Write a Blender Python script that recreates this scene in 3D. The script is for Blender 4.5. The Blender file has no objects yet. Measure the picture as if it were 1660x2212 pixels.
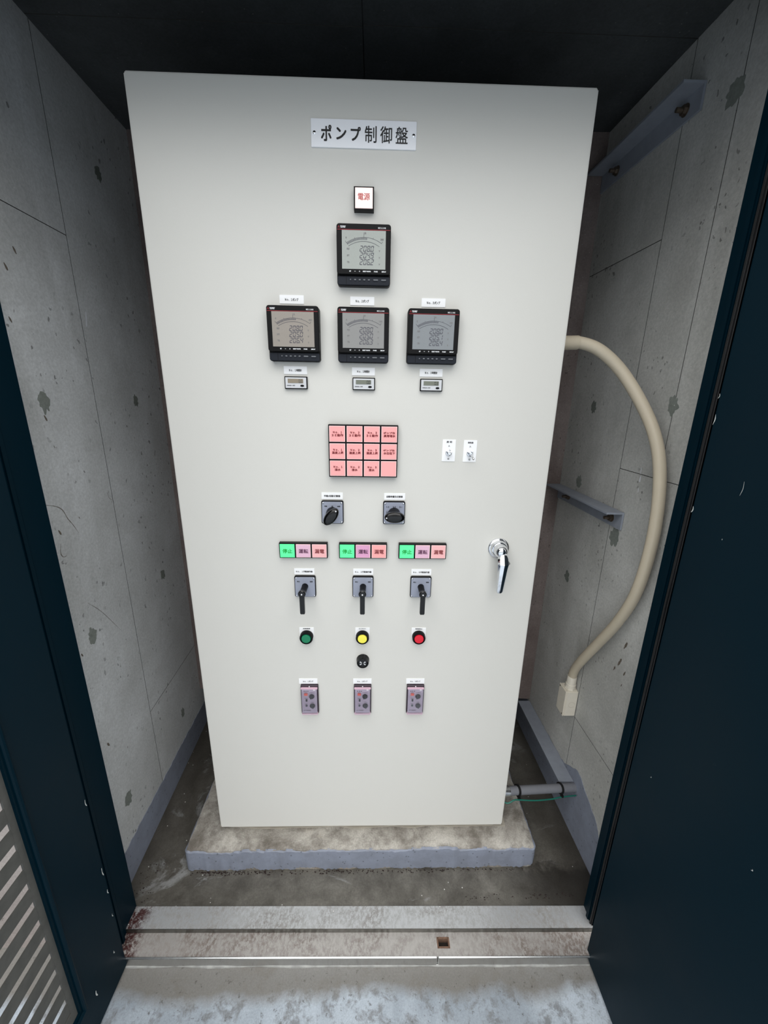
import bpy, bmesh, math, random
from mathutils import Vector, Matrix, noise
random.seed(7)
S = bpy.context.scene
COL = S.collection

# ------------------------------------------------------------------ camera
F_PX, PITCH, YAW, ROLL = 870.0, 0.282901, 0.026013, -0.017444
CAM = Vector((0.026207, -0.957929, 1.327129))
fw = Vector((math.sin(YAW)*math.cos(PITCH), math.cos(YAW)*math.cos(PITCH), -math.sin(PITCH)))
r0 = Vector((math.cos(YAW), -math.sin(YAW), 0)); u0 = r0.cross(fw)
rt = r0*math.cos(ROLL) - u0*math.sin(ROLL); up = u0*math.cos(ROLL) + r0*math.sin(ROLL)
cam = bpy.data.cameras.new('camera'); cam.sensor_fit = 'HORIZONTAL'; cam.sensor_width = 36
cam.lens = 36*F_PX/1660; cam.clip_start = 0.01; cam.clip_end = 200
co = bpy.data.objects.new('camera', cam); COL.objects.link(co)
m3 = Matrix((rt, up, -fw)).transposed()
co.matrix_world = Matrix.Translation(CAM) @ m3.to_4x4()
S.camera = co

# ------------------------------------------------------------------ sky and exposure (open shade under a bright overcast sky)
S.view_settings.view_transform = 'Standard'; S.view_settings.look = 'None'
S.view_settings.exposure = 0.0; S.view_settings.gamma = 1.0; S.view_settings.use_curve_mapping = False
W = bpy.data.worlds.new('world'); S.world = W; W.use_nodes = True
wn = W.node_tree; bg = wn.nodes['Background']
tc = wn.nodes.new('ShaderNodeTexCoord'); sp = wn.nodes.new('ShaderNodeSeparateXYZ')
cr = wn.nodes.new('ShaderNodeValToRGB')
wn.links.new(tc.outputs['Generated'], sp.inputs[0]); wn.links.new(sp.outputs['Z'], cr.inputs[0])
wn.links.new(cr.outputs[0], bg.inputs[0])
cr.color_ramp.elements[0].color = (0.12, 0.125, 0.13, 1); cr.color_ramp.elements[0].position = 0.0
cr.color_ramp.elements[1].color = (1.0, 0.995, 0.985, 1); cr.color_ramp.elements[1].position = 0.85
bg.inputs[1].default_value = 4.3

# ------------------------------------------------------------------ materials
def lin(c):
    return tuple((x/255/12.92 if x <= 10 else ((x/255+0.055)/1.055)**2.4) for x in c) + (1,)

def mat(name, rgb, rough=0.5, metal=0.0, spec=0.5, emit=None, es=0.0, grain=0.0, gscale=400, bump=0.0, coat=0.0):
    m = bpy.data.materials.new(name); m.use_nodes = True
    n = m.node_tree; b = n.nodes['Principled BSDF']
    c = lin(rgb) if max(rgb) > 1.0001 else tuple(rgb)+(1,)
    b.inputs['Base Color'].default_value = c; b.inputs['Roughness'].default_value = rough
    b.inputs['Metallic'].default_value = metal; b.inputs['Specular IOR Level'].default_value = spec
    b.inputs['Coat Weight'].default_value = coat
    if emit:
        b.inputs['Emission Color'].default_value = lin(emit); b.inputs['Emission Strength'].default_value = es
    t = n.nodes.new('ShaderNodeTexCoord'); z = n.nodes.new('ShaderNodeTexNoise')
    z.inputs['Scale'].default_value = gscale; z.inputs['Detail'].default_value = 3
    n.links.new(t.outputs['Object'], z.inputs['Vector'])
    if grain:
        r = n.nodes.new('ShaderNodeMapRange'); r.inputs['To Min'].default_value = 1-grain; r.inputs['To Max'].default_value = 1+grain
        v = n.nodes.new('ShaderNodeVectorMath'); v.operation = 'SCALE'; v.inputs[0].default_value = c[:3]
        n.links.new(z.outputs[0], r.inputs[0]); n.links.new(r.outputs[0], v.inputs['Scale']); n.links.new(v.outputs[0], b.inputs['Base Color'])
    if bump:
        bp = n.nodes.new('ShaderNodeBump'); bp.inputs['Strength'].default_value = bump; bp.inputs['Distance'].default_value = 0.0004
        n.links.new(z.outputs[0], bp.inputs['Height']); n.links.new(bp.outputs[0], b.inputs['Normal'])
    return m

class NT:
    """small node-building helper"""
    def __init__(s, name):
        s.m = bpy.data.materials.new(name); s.m.use_nodes = True; s.n = s.m.node_tree
        s.b = s.n.nodes['Principled BSDF']; s.t = s.n.nodes.new('ShaderNodeTexCoord')
        s.co = s.t.outputs['Object']
    def link(s, a, b): s.n.links.new(a, b)
    def mapv(s, scale=(1, 1, 1), loc=(0, 0, 0), src=None):
        k = s.n.nodes.new('ShaderNodeMapping'); k.inputs['Scale'].default_value = scale; k.inputs['Location'].default_value = loc
        s.link(src or s.co, k.inputs[0]); return k.outputs[0]
    def noise(s, scale, detail=5, rough=0.55, vec=None, dist=0):
        k = s.n.nodes.new('ShaderNodeTexNoise'); k.inputs['Scale'].default_value = scale; k.inputs['Detail'].default_value = detail
        k.inputs['Roughness'].default_value = rough; k.inputs['Distortion'].default_value = dist
        s.link(vec or s.co, k.inputs['Vector']); return k.outputs[0]
    def voro(s, scale, vec=None, out='Distance', rnd=1.0):
        k = s.n.nodes.new('ShaderNodeTexVoronoi'); k.inputs['Scale'].default_value = scale; k.inputs['Randomness'].default_value = rnd
        s.link(vec or s.co, k.inputs['Vector']); return k.outputs[out]
    def ramp(s, f, pts):
        k = s.n.nodes.new('ShaderNodeValToRGB'); e = k.color_ramp.elements
        while len(e) < len(pts): e.new(0.5)
        for i, (p, c) in enumerate(pts):
            e[i].position = p; e[i].color = (c, c, c, 1) if isinstance(c, (int, float)) else (lin(c) if max(c) > 1.0001 else tuple(c)+(1,))
        s.link(f, k.inputs[0]); return k.outputs[0]
    def mix(s, f, a, b, mode='MIX'):
        k = s.n.nodes.new('ShaderNodeMix'); k.data_type = 'RGBA'; k.blend_type = mode
        for v, i in ((f, 0), (a, 6), (b, 7)):
            if isinstance(v, (int, float)): k.inputs[i].default_value = v
            elif isinstance(v, tuple): k.inputs[i].default_value = lin(v) if max(v) > 1.0001 else v+(1,)
            else: s.link(v, k.inputs[i])
        return k.outputs[2]
    def math(s, op, a, b=0.0):
        k = s.n.nodes.new('ShaderNodeMath'); k.operation = op
        for v, i in ((a, 0), (b, 1)):
            if isinstance(v, (int, float)): k.inputs[i].default_value = v
            else: s.link(v, k.inputs[i])
        return k.outputs[0]
    def sep(s):
        k = s.n.nodes.new('ShaderNodeSeparateXYZ'); s.link(s.co, k.inputs[0]); return k.outputs
    def bump(s, h, strength=0.3, dist=0.002):
        k = s.n.nodes.new('ShaderNodeBump'); k.inputs['Strength'].default_value = strength; k.inputs['Distance'].default_value = dist
        s.link(h, k.inputs['Height']); s.link(k.outputs[0], s.b.inputs['Normal'])
    def base(s, c): s.link(c, s.b.inputs['Base Color'])
    def rough(s, r):
        if isinstance(r, (int, float)): s.b.inputs['Roughness'].default_value = r
        else: s.link(r, s.b.inputs['Roughness'])

def concrete(name, base, dark, light, pits=1.0, streak=0.5, seed=0.0, rough=0.75, pitscale=46):
    k = NT(name); v0 = k.mapv(loc=(seed, seed*1.7, seed*0.6))
    big = k.noise(2.6, 5, 0.6, v0, 0.4); med = k.noise(14, 6, 0.65, v0); fine = k.noise(160, 4, 0.7, v0)
    stre = k.noise(9, 4, 0.6, k.mapv((1, 1, 0.12), (seed, 0, 0)), 0.3)
    c = k.mix(k.ramp(big, [(0.35, 0.0), (0.65, 1.0)]), dark, light)
    c = k.mix(0.5, c, base)
    c = k.mix(k.math('MULTIPLY', k.ramp(stre, [(0.5, 0.0), (0.72, 1.0)]), streak), c, light)
    c = k.mix(k.ramp(med, [(0.3, 0.0), (0.7, 0.30)]), c, dark)
    c = k.mix(0.35, c, k.mix(1.0, c, k.ramp(fine, [(0.3, 0.55), (0.7, 1.35)]), 'MULTIPLY'))
    wob = k.n.nodes.new('ShaderNodeTexNoise'); wob.inputs['Scale'].default_value = 55; k.link(k.co, wob.inputs['Vector'])
    va = k.n.nodes.new('ShaderNodeVectorMath'); va.operation = 'MULTIPLY_ADD'; va.inputs[1].default_value = (0.022, 0.022, 0.022)
    k.link(wob.outputs['Color'], va.inputs[0]); k.link(k.co, va.inputs[2])
    vd = k.mapv((1, 1, 0.62), (seed, seed, seed), va.outputs[0])
    vor = k.voro(pitscale, vd); vor2 = k.voro(pitscale*0.42, vd)
    gate = k.ramp(k.noise(5, 3, 0.6, v0), [(0.47, 0.0), (0.62, 1.0)])
    thr = k.math('MULTIPLY', k.math('LESS_THAN', vor, 0.16), gate)
    gate2 = k.ramp(k.noise(7, 2, 0.5, v0), [(0.52, 0.0), (0.6, 1.0)])
    thr2 = k.math('MULTIPLY', k.math('LESS_THAN', vor2, 0.085), gate2)
    pit = k.math('MULTIPLY', k.math('MAXIMUM', thr, thr2), pits)
    c = k.mix(k.math('MULTIPLY', pit, 0.6), c, (52, 50, 45))
    spk = k.math('MULTIPLY', k.math('LESS_THAN', k.voro(pitscale*0.9, k.mapv((1, 1, 1), (seed+3.3, 1, 2))), 0.045), 0.8)
    c = k.mix(k.math('MULTIPLY', spk, 0.25 if pits < 0.5 else 1.0), c, (215, 215, 210))
    k.base(c); k.rough(rough); k.b.inputs['Specular IOR Level'].default_value = 0.3
    h = k.math('SUBTRACT', k.math('ADD', k.math('MULTIPLY', fine, 0.25), k.math('MULTIPLY', med, 0.4)), pit)
    k.bump(h, 0.45, 0.0015)
    return k.m

M = {}
M['wall'] = concrete('cast_concrete', (196, 199, 200), (162, 163, 161), (216, 219, 221), seed=1.2)
M['wall_r'] = concrete('cast_concrete_right', (188, 188, 184), (150, 150, 145), (208, 209, 206), seed=5.1, pits=1.0, pitscale=60)
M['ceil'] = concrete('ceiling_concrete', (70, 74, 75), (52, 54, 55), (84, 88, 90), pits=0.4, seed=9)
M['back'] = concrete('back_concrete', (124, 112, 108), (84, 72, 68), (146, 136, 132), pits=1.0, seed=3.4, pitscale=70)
M['facade'] = concrete('facade_concrete', (150, 142, 138), (120, 112, 108), (172, 166, 162), seed=7.7)
M['plug'] = concrete('plug_mortar', (126, 132, 126), (92, 98, 92), (146, 150, 144), pits=0.5, seed=2.2, rough=0.9)
M['patch'] = mat('efflorescence', (214, 216, 222), 0.8, grain=0.1, gscale=90)

def floor_mat():
    k = NT('damp_floor_concrete'); x, y, z = k.sep()
    big = k.noise(3.2, 6, 0.65, None, 0.6); med = k.noise(17, 7, 0.7, None, 0.3); fine = k.noise(210, 3, 0.7)
    c = k.mix(k.ramp(big, [(0.36, 0.0), (0.64, 1.0)]), (74, 71, 65), (120, 117, 110))
    c = k.mix(k.ramp(med, [(0.35, 0.55), (0.6, 0.0)]), c, (50, 46, 40))
    st = k.ramp(k.noise(7, 6, 0.7, k.mapv((0.45, 1, 1), (4.4, 2, 0)), 1.2), [(0.60, 0.0), (0.68, 0.6)])
    c = k.mix(st, c, (158, 160, 160))
    # dark dirt lines where the floor meets the walls and plinth, washed-in silt by the right jamb
    ex = k.math('ABSOLUTE', x)
    edge = k.ramp(k.math('ADD', ex, k.math('MULTIPLY', med, 0.16)), [(0.66, 0.0), (0.80, 0.65)])
    c = k.mix(edge, c, (44, 40, 34))
    blot = k.math('MULTIPLY', k.ramp(k.math('ADD', x, k.math('MULTIPLY', big, 0.3)), [(0.58, 0.0), (0.72, 1.0)]),
                  k.ramp(k.math('ADD', y, k.math('MULTIPLY', med, 0.12)), [(-0.03, 1.0), (0.03, 0.0)]))
    c = k.mix(k.math('MULTIPLY', blot, 0.85), c, (34, 31, 27))
    c = k.mix(k.math('MULTIPLY', k.math('LESS_THAN', k.voro(34), 0.06), 0.8), c, (205, 205, 200))
    c = k.mix(0.4, c, k.mix(1.0, c, k.ramp(fine, [(0.3, 0.6), (0.7, 1.4)]), 'MULTIPLY'))
    k.base(c); k.rough(k.ramp(big, [(0.4, 0.42), (0.6, 0.68)])); k.bump(k.math('ADD', med, k.math('MULTIPLY', fine, 0.3)), 0.35, 0.002)
    return k.m
M['floor'] = floor_mat()

def ground_mat():
    k = NT('weathered_apron_concrete'); x, y, z = k.sep()
    big = k.noise(2.4, 6, 0.62, k.mapv(loc=(3, 8, 0)), 0.7); med = k.noise(26, 7, 0.72, k.mapv(loc=(1, 2, 0)), 0.2); fine = k.noise(260, 3, 0.7)
    c = k.mix(k.ramp(big, [(0.38, 0.0), (0.62, 1.0)]), (134, 143, 152), (176, 186, 196))
    c = k.mix(k.ramp(med, [(0.50, 0.0), (0.62, 0.75)]), c, (106, 107, 108))
    # grey-brown band of splashed dirt against the threshold (a stain with its own wavy border)
    yy = k.math('ADD', y, k.math('MULTIPLY', k.noise(5, 5, 0.6, k.mapv((1, 0.4, 1))), 0.11))
    c = k.mix(k.ramp(yy, [(0.5*0+0.0, 0.0), (1.0, 0.0)]), c, c)
    band = k.n.nodes.new('ShaderNodeMapRange'); band.inputs['From Min'].default_value = -0.268; band.inputs['From Max'].default_value = -0.238
    k.link(yy, band.inputs[0])
    c = k.mix(k.math('MULTIPLY', band.outputs[0], 0.88), c, (112, 108, 101))
    c = k.mix(k.ramp(k.noise(60, 5, 0.75), [(0.60, 0.0), (0.66, 0.7)]), c, (70, 66, 60))
    c = k.mix(0.4, c, k.mix(1.0, c, k.ramp(fine, [(0.3, 0.7), (0.7, 1.3)]), 'MULTIPLY'))
    k.base(c); k.rough(0.6); k.bump(k.math('ADD', med, k.math('MULTIPLY', fine, 0.4)), 0.4, 0.002)
    return k.m
M['ground'] = ground_mat()

def plinth_mat():
    k = NT('rough_plinth_concrete')
    big = k.noise(6, 6, 0.65, None, 0.5); med = k.noise(22, 6, 0.7); fine = k.noise(230, 3, 0.75)
    c = k.mix(k.ramp(big, [(0.38, 0.0), (0.60, 1.0)]), (120, 114, 106), (186, 182, 174))
    c = k.mix(k.ramp(med, [(0.36, 0.6), (0.55, 0.0)]), c, (94, 88, 80))
    c = k.mix(k.ramp(k.noise(4, 3, 0.5, k.mapv(loc=(5, 1, 3))), [(0.63, 0.0), (0.75, 0.35)]), c, (170, 130, 84))
    c = k.mix(0.45, c, k.mix(1.0, c, k.ramp(fine, [(0.3, 0.6), (0.7, 1.4)]), 'MULTIPLY'))
    k.base(c); k.rough(0.9); k.bump(k.math('ADD', med, fine), 0.5, 0.002)
    return k.m
M['plinth'] = plinth_mat()

def paint_mat(name, rgb, dark):
    k = NT(name); med = k.noise(18, 6, 0.7); fine = k.noise(190, 3, 0.7)
    c = k.mix(k.ramp(med, [(0.4, 0.5), (0.62, 0.0)]), rgb, dark)
    c = k.mix(k.math('MULTIPLY', k.math('LESS_THAN', k.voro(55), 0.15), 0.5), c, (60, 60, 64))
    k.base(c); k.rough(0.6); k.bump(k.math('ADD', med, k.math('MULTIPLY', fine, 0.5)), 0.5, 0.002)
    return k.m
M['bluegrey'] = paint_mat('blue_grey_waterproof_coat', (134, 141, 156), (112, 116, 126))

def steel_mat(name, rgb, dirt, amt, rough=0.32, rust_left=False):
    k = NT(name); x, y, z = k.sep()
    br = k.noise(60, 4, 0.6, k.mapv((0.25, 1, 1))); d = k.noise(4.5, 7, 0.72, None, 0.6); f = k.noise(120, 4, 0.8, k.mapv((1, 0.6, 1)))
    dm = k.ramp(d, [(0.38, 0.15), (0.60, 1.0)]); fm = k.ramp(f, [(0.42, 0.15), (0.56, 1.0)])
    mask = k.math('MULTIPLY', k.math('MULTIPLY', dm, fm), amt)
    c = k.mix(mask, rgb, dirt)
    rr = k.math('ADD', k.math('MULTIPLY', mask, 0.35), rough)
    met = k.math('SUBTRACT', 0.55, k.math('MULTIPLY', mask, 0.5))
    if rust_left:
        rx = k.math('ADD', x, k.math('MULTIPLY', k.noise(30, 6, 0.8), 0.10))
        rm = k.ramp(k.math('ADD', k.math('MULTIPLY', rx, -1.0), 0.0), [(0.545, 0.0), (0.575, 1.0)])
        g = k.ramp(k.noise(75, 5, 0.8), [(0.40, 0.0), (0.52, 1.0)])
        rmm = k.math('MULTIPLY', rm, g)
        c = k.mix(rmm, c, (58, 22, 20)); met = k.math('MULTIPLY', met, k.math('SUBTRACT', 1.0, rmm)); rr = k.math('ADD', rr, k.math('MULTIPLY', rmm, 0.3))
    w = k.math('MULTIPLY', k.math('LESS_THAN', k.voro(24), 0.035), 0.9)
    c = k.mix(w, c, (235, 235, 232))
    k.base(c); k.link(met, k.b.inputs['Metallic']); k.rough(rr)
    k.bump(k.math('ADD', k.math('MULTIPLY', br, 0.2), k.math('MULTIPLY', mask, 0.6)), 0.2, 0.0008)
    return k.m
M['sill'] = steel_mat('stained_stainless_steel', (192, 195, 198), (118, 112, 105), 0.9, 0.3, True)
M['sill2'] = steel_mat('dusty_stainless_steel', (184, 181, 178), (116, 106, 100), 1.2, 0.4, True)
M['lip'] = mat('dull_stainless_edge', (120, 120, 116), 0.4, 1.0, grain=0.3, gscale=90)
M['nose'] = mat('bright_stainless_edge', (225, 227, 228), 0.25, 1.0, grain=0.1, gscale=60)
M['rust'] = mat('rusty_socket', (112, 86, 70), 0.85, grain=0.5, gscale=200)
M['hole'] = mat('dark_socket', (38, 32, 27), 0.95, grain=0.5, gscale=200)  # dark brown colour for the bottom of the strike hole

def navy_mat():
    k = NT('navy_painted_steel')
    n = k.noise(3, 5, 0.6); sc = k.noise(70, 4, 0.7, k.mapv((1, 1, 1)), 1.0)
    c = k.mix(n, (0, 21, 31), (0, 26, 37))
    chip = k.math('LESS_THAN', k.voro(9, k.mapv((1, 1, 0.5))), 0.012)
    c = k.mix(k.math('MULTIPLY', chip, 0.8), c, (170, 176, 172))
    scr = k.ramp(k.noise(40, 6, 0.8, k.mapv((1, 1.0, 0.35), (2, 2, 2)), 2.0), [(0.68, 0.0), (0.72, 0.25)])
    c = k.mix(scr, c, (60, 70, 76))
    k.base(c); k.rough(k.ramp(n, [(0.3, 0.38), (0.7, 0.5)])); k.b.inputs['Specular IOR Level'].default_value = 0.08
    k.bump(sc, 0.04, 0.0005)
    return k.m
M['navy'] = navy_mat()
M['gasket'] = mat('black_rubber', (14, 15, 17), 0.6, grain=0.3, gscale=60)
M['louver'] = mat('dusty_grey_louvre_paint', (74, 74, 71), 0.7, grain=0.35, gscale=45)
M['door_paint'] = mat('ivory_powder_coat', (213, 212, 206), 0.42, spec=0.4, grain=0.015, gscale=700, bump=0.25)
M['body_paint'] = mat('ivory_body_paint', (196, 192, 182), 0.5, grain=0.03, gscale=50)
M['white'] = mat('white_engraved_acrylic', (244, 246, 250), 0.18, spec=0.5)
M['label'] = mat('white_label', (246, 247, 248), 0.35)
M['ink'] = mat('black_ink', (18, 18, 20), 0.5)
M['greyink'] = mat('grey_ink', (70, 70, 74), 0.5)
M['darkred'] = mat('dark_red_ink', (120, 30, 34), 0.5)
M['redink'] = mat('red_ink', (196, 84, 80), 0.5)
M['greenink'] = mat('green_ink', (0, 160, 58), 0.5)
M['purpleink'] = mat('plum_ink', (96, 50, 80), 0.5)
M['maroon'] = mat('maroon_ink', (140, 60, 62), 0.5)
M['black'] = mat('black_plastic', (9, 9, 11), 0.4, spec=0.15, grain=0.1, gscale=300)
M['meter'] = mat('black_meter_plastic', (16, 16, 17), 0.45, spec=0.15, grain=0.1, gscale=300)
M['strip'] = mat('slate_plastic', (30, 34, 42), 0.5, spec=0.2, grain=0.05, gscale=300)
M['gloss'] = mat('glossy_black_plastic', (5, 5, 6), 0.12, spec=0.4)
M['btngrey'] = mat('grey_rubber_key', (104, 107, 112), 0.55)
M['redline'] = mat('red_print', (150, 26, 38), 0.5)
M['whiteprint'] = mat('white_print', (225, 226, 228), 0.5)
M['lcd1'] = mat('lcd_grey_green', (163, 168, 162), 0.35, grain=0.07, gscale=900)  # differing reflections on the four meter screens are put into their LCD tints
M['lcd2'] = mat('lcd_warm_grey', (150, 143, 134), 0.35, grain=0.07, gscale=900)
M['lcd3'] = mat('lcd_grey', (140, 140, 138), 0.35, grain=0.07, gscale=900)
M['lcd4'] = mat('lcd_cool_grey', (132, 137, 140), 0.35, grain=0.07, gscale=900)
M['seg'] = mat('lcd_segments', (70, 68, 80), 0.5)
M['segfaint'] = mat('faint_lcd_segments', (122, 120, 120), 0.5)
M['silver'] = mat('silver_face', (205, 207, 210), 0.35, grain=0.03)
M['hourlcd'] = mat('hour_lcd_green_grey', (116, 120, 108), 0.35)
M['hourlcd2'] = mat('hour_lcd_brown_grey', (140, 130, 112), 0.35)
M['plate'] = mat('brushed_grey_plate', (150, 156, 172), 0.4, 0.0, grain=0.05, gscale=400)
M['screw'] = mat('bright_screw', (225, 228, 232), 0.2, 1.0)
M['chrome'] = mat('chrome', (226, 228, 232), 0.06, 1.0)
M['pinkcap'] = mat('pink_acrylic', (248, 168, 166), 0.3, emit=(250, 150, 150), es=0.06)
M['pinkedge'] = mat('pale_pink_acrylic_edge', (250, 214, 212), 0.3)
M['powercap'] = mat('lit_white_pink_lens', (252, 232, 228), 0.3, emit=(255, 225, 218), es=0.35)
M['greencap'] = mat('lit_green_lens', (96, 236, 160), 0.3, emit=(60, 255, 140), es=0.22)
M['mauvecap'] = mat('mauve_lens', (222, 160, 196), 0.3)
M['mauvecap2'] = mat('pale_mauve_lens', (228, 184, 206), 0.3)
M['rosecap'] = mat('rose_lens', (246, 184, 184), 0.3)
M['greenbtn'] = mat('green_push_button', (0, 122, 82), 0.35)
M['yellowbtn'] = mat('yellow_push_button', (246, 236, 84), 0.35)
M['redbtn'] = mat('red_push_button', (218, 16, 42), 0.35)
M['plum'] = mat('dark_plum_plastic', (48, 34, 46), 0.4)
M['lavender'] = mat('lavender_grey_face', (178, 172, 188), 0.4, grain=0.03)
M['pinkplastic'] = mat('tinted_plastic_rim', (214, 180, 196), 0.25)
M['orange'] = mat('orange_red_button', (240, 104, 78), 0.4)
M['teal'] = mat('dark_teal_button', (44, 66, 64), 0.4)
M['beige'] = mat('beige_pvc', (192, 181, 160), 0.42, grain=0.04, gscale=60)
M['beigebox'] = mat('light_beige_pvc', (214, 208, 194), 0.45, grain=0.05, gscale=80)
M['beigedark'] = mat('shadow_beige_pvc', (180, 172, 156), 0.5)
M['brkt'] = mat('blue_grey_painted_angle', (136, 142, 152), 0.5, grain=0.15, gscale=45)
M['bolt'] = mat('weathered_bolt', (108, 96, 84), 0.5, 0.8, grain=0.3, gscale=200)
M['greypipe'] = mat('grey_pvc_pipe', (116, 118, 124), 0.5, grain=0.08, gscale=60)
M['greenwire'] = mat('green_wire', (26, 104, 90), 0.4)
M['tie'] = mat('black_cable_tie', (12, 12, 13), 0.45)

def clear_mat():
    m = bpy.data.materials.new('clear_tinted_cover'); m.use_nodes = True; n = m.node_tree
    for x in list(n.nodes): n.nodes.remove(x)
    o = n.nodes.new('ShaderNodeOutputMaterial'); t = n.nodes.new('ShaderNodeBsdfTransparent'); t.inputs[0].default_value = (0.985, 0.955, 0.975, 1)
    g = n.nodes.new('ShaderNodeBsdfGlossy'); g.inputs['Roughness'].default_value = 0.05
    f = n.nodes.new('ShaderNodeFresnel'); f.inputs[0].default_value = 1.4
    x = n.nodes.new('ShaderNodeMixShader')
    n.links.new(f.outputs[0], x.inputs[0]); n.links.new(t.outputs[0], x.inputs[1]); n.links.new(g.outputs[0], x.inputs[2]); n.links.new(x.outputs[0], o.inputs[0])
    return m
M['clear'] = clear_mat()

# ------------------------------------------------------------------ mesh helpers
def box(bm, x0, x1, y0, y1, z0, z1, bev=0.0, seg=2):
    vs = [bm.verts.new((x, y, z)) for z in (z0, z1) for y in (y0, y1) for x in (x0, x1)]
    fs = [bm.faces.new([vs[i] for i in f]) for f in ((0, 2, 3, 1), (4, 5, 7, 6), (0, 1, 5, 4), (2, 6, 7, 3), (0, 4, 6, 2), (1, 3, 7, 5))]
    if bev: bmesh.ops.bevel(bm, geom=list({e for f in fs for e in f.edges}), offset=bev, segments=seg, affect='EDGES', clamp_overlap=True)
def xzprism(bm, pts, y0, y1):
    """polygon in the x-z plane extruded from y0 (front) to y1 (back)"""
    a = [bm.verts.new((x, y0, z)) for x, z in pts]; b = [bm.verts.new((x, y1, z)) for x, z in pts]
    n = len(pts); bm.faces.new(a); bm.faces.new(b[::-1])
    for i in range(n): bm.faces.new((a[i], b[i], b[(i+1) % n], a[(i+1) % n]))
def rrect(cx, cz, w, h, r, n=5):
    out = []
    for k, (sx, sz) in enumerate(((1, 1), (-1, 1), (-1, -1), (1, -1))):
        for i in range(n+1):
            a = math.pi/2*(k+i/n); out.append((cx+sx*(w/2-r)+r*math.cos(a), cz+sz*(h/2-r)+r*math.sin(a)))
    return out
def rbox(bm, cx, cz, w, h, r, y0, y1, chamfer=0.0):
    """rounded plate facing -y, y0 front; optional front chamfer"""
    if chamfer:
        o = rrect(cx, cz, w, h, r); i_ = rrect(cx, cz, w-2*chamfer, h-2*chamfer, max(r-chamfer, 0.0004))
        A = [bm.verts.new((x, y0, z)) for x, z in i_]; B = [bm.verts.new((x, y0+chamfer, z)) for x, z in o]; C = [bm.verts.new((x, y1, z)) for x, z in o]
        n = len(o); bm.faces.new(A); bm.faces.new(C[::-1])
        for p, q in ((A, B), (B, C)):
            for i in range(n): bm.faces.new((p[i], q[i], q[(i+1) % n], p[(i+1) % n]))
    else: xzprism(bm, rrect(cx, cz, w, h, r), y0, y1)
def lathe(bm, prof, c, axis=Vector((0, -1, 0)), n=28, sx=1.0, rot=0.0, sq=1.0):
    """prof: list of (radius, distance along axis). Closed with caps at the ends."""
    axis = axis.normalized(); h = Vector((0, 0, 1)) if abs(axis.z) < 0.9 else Vector((1, 0, 0))
    u = axis.cross(h).normalized(); v = axis.cross(u).normalized(); c = Vector(c)
    rings = []
    for r, d in prof:
        ring = []
        for i in range(n):
            a = 2*math.pi*i/n; p, q = r*math.cos(a)*sx, r*math.sin(a)*sq
            ca, sa = math.cos(rot), math.sin(rot)
            ring.append(bm.verts.new(c + axis*d + u*(p*ca-q*sa) + v*(p*sa+q*ca)))
        rings.append(ring)
    for A, B in zip(rings, rings[1:]):
        for i in range(n): bm.faces.new((A[i], B[i], B[(i+1) % n], A[(i+1) % n]))
    bm.faces.new(rings[0][::-1]); bm.faces.new(rings[-1])
def tube(bm, pts, r, n=16, cap=True):
    pts = [Vector(p) for p in pts]; rings = []; up_ = Vector((0, 0, 1))
    for i, p in enumerate(pts):
        t = (pts[min(i+1, len(pts)-1)]-pts[max(i-1, 0)]).normalized()
        if i == 0: u = t.cross(Vector((0, 1, 0)) if abs(t.y) < 0.9 else Vector((1, 0, 0))).normalized()
        else: u = (u - t*u.dot(t)).normalized()
        v = t.cross(u); rr = r[i] if isinstance(r, (list, tuple)) else r
        rings.append([bm.verts.new(p+u*rr*math.cos(2*math.pi*k/n)+v*rr*math.sin(2*math.pi*k/n)) for k in range(n)])
    for A, B in zip(rings, rings[1:]):
        for k in range(n): bm.faces.new((A[k], A[(k+1) % n], B[(k+1) % n], B[k]))
    if cap: bm.faces.new(rings[0][::-1]); bm.faces.new(rings[-1])
def spline(P, n=8):
    P = [Vector(p) for p in P]; Q = [2*P[0]-P[1]]+P+[2*P[-1]-P[-2]]; out = []
    for i in range(1, len(Q)-2):
        a, b, c, d = Q[i-1:i+3]
        for k in range(n):
            t = k/n; out.append(0.5*((2*b)+(c-a)*t+(2*a-5*b+4*c-d)*t*t+(3*b-a-3*c+d)*t**3))
    out.append(P[-1]); return out
def obj(name, fn, m, parent=None, smooth=False, label=None):
    bm = bmesh.new(); fn(bm); bmesh.ops.recalc_face_normals(bm, faces=bm.faces[:])
    me = bpy.data.meshes.new(name); bm.to_mesh(me); bm.free(); me.materials.append(M[m] if isinstance(m, str) else m)
    if smooth:
        me.polygons.foreach_set('use_smooth', [True]*len(me.polygons))
        try: me.set_sharp_from_angle(angle=math.radians(smooth if smooth is not True else 35))
        except Exception: pass
    o = bpy.data.objects.new(name, me); COL.objects.link(o)
    if parent: o.parent = parent; o.matrix_parent_inverse = parent.matrix_world.inverted() if False else Matrix.Translation(-Vector(parent.get('org', (0, 0, 0))))
    if label: o['label'] = label
    return o
def tag(o, label, cat, kind=None, group=None):
    o['label'] = label; o['category'] = cat
    if kind: o['kind'] = kind
    if group: o['group'] = group
    return o
def thing(name, loc, label, cat, kind=None, group=None):
    o = bpy.data.objects.new(name, None); COL.objects.link(o); o.location = loc; o['org'] = loc; o.empty_display_size = 0.05
    return tag(o, label, cat, kind, group)

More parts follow.
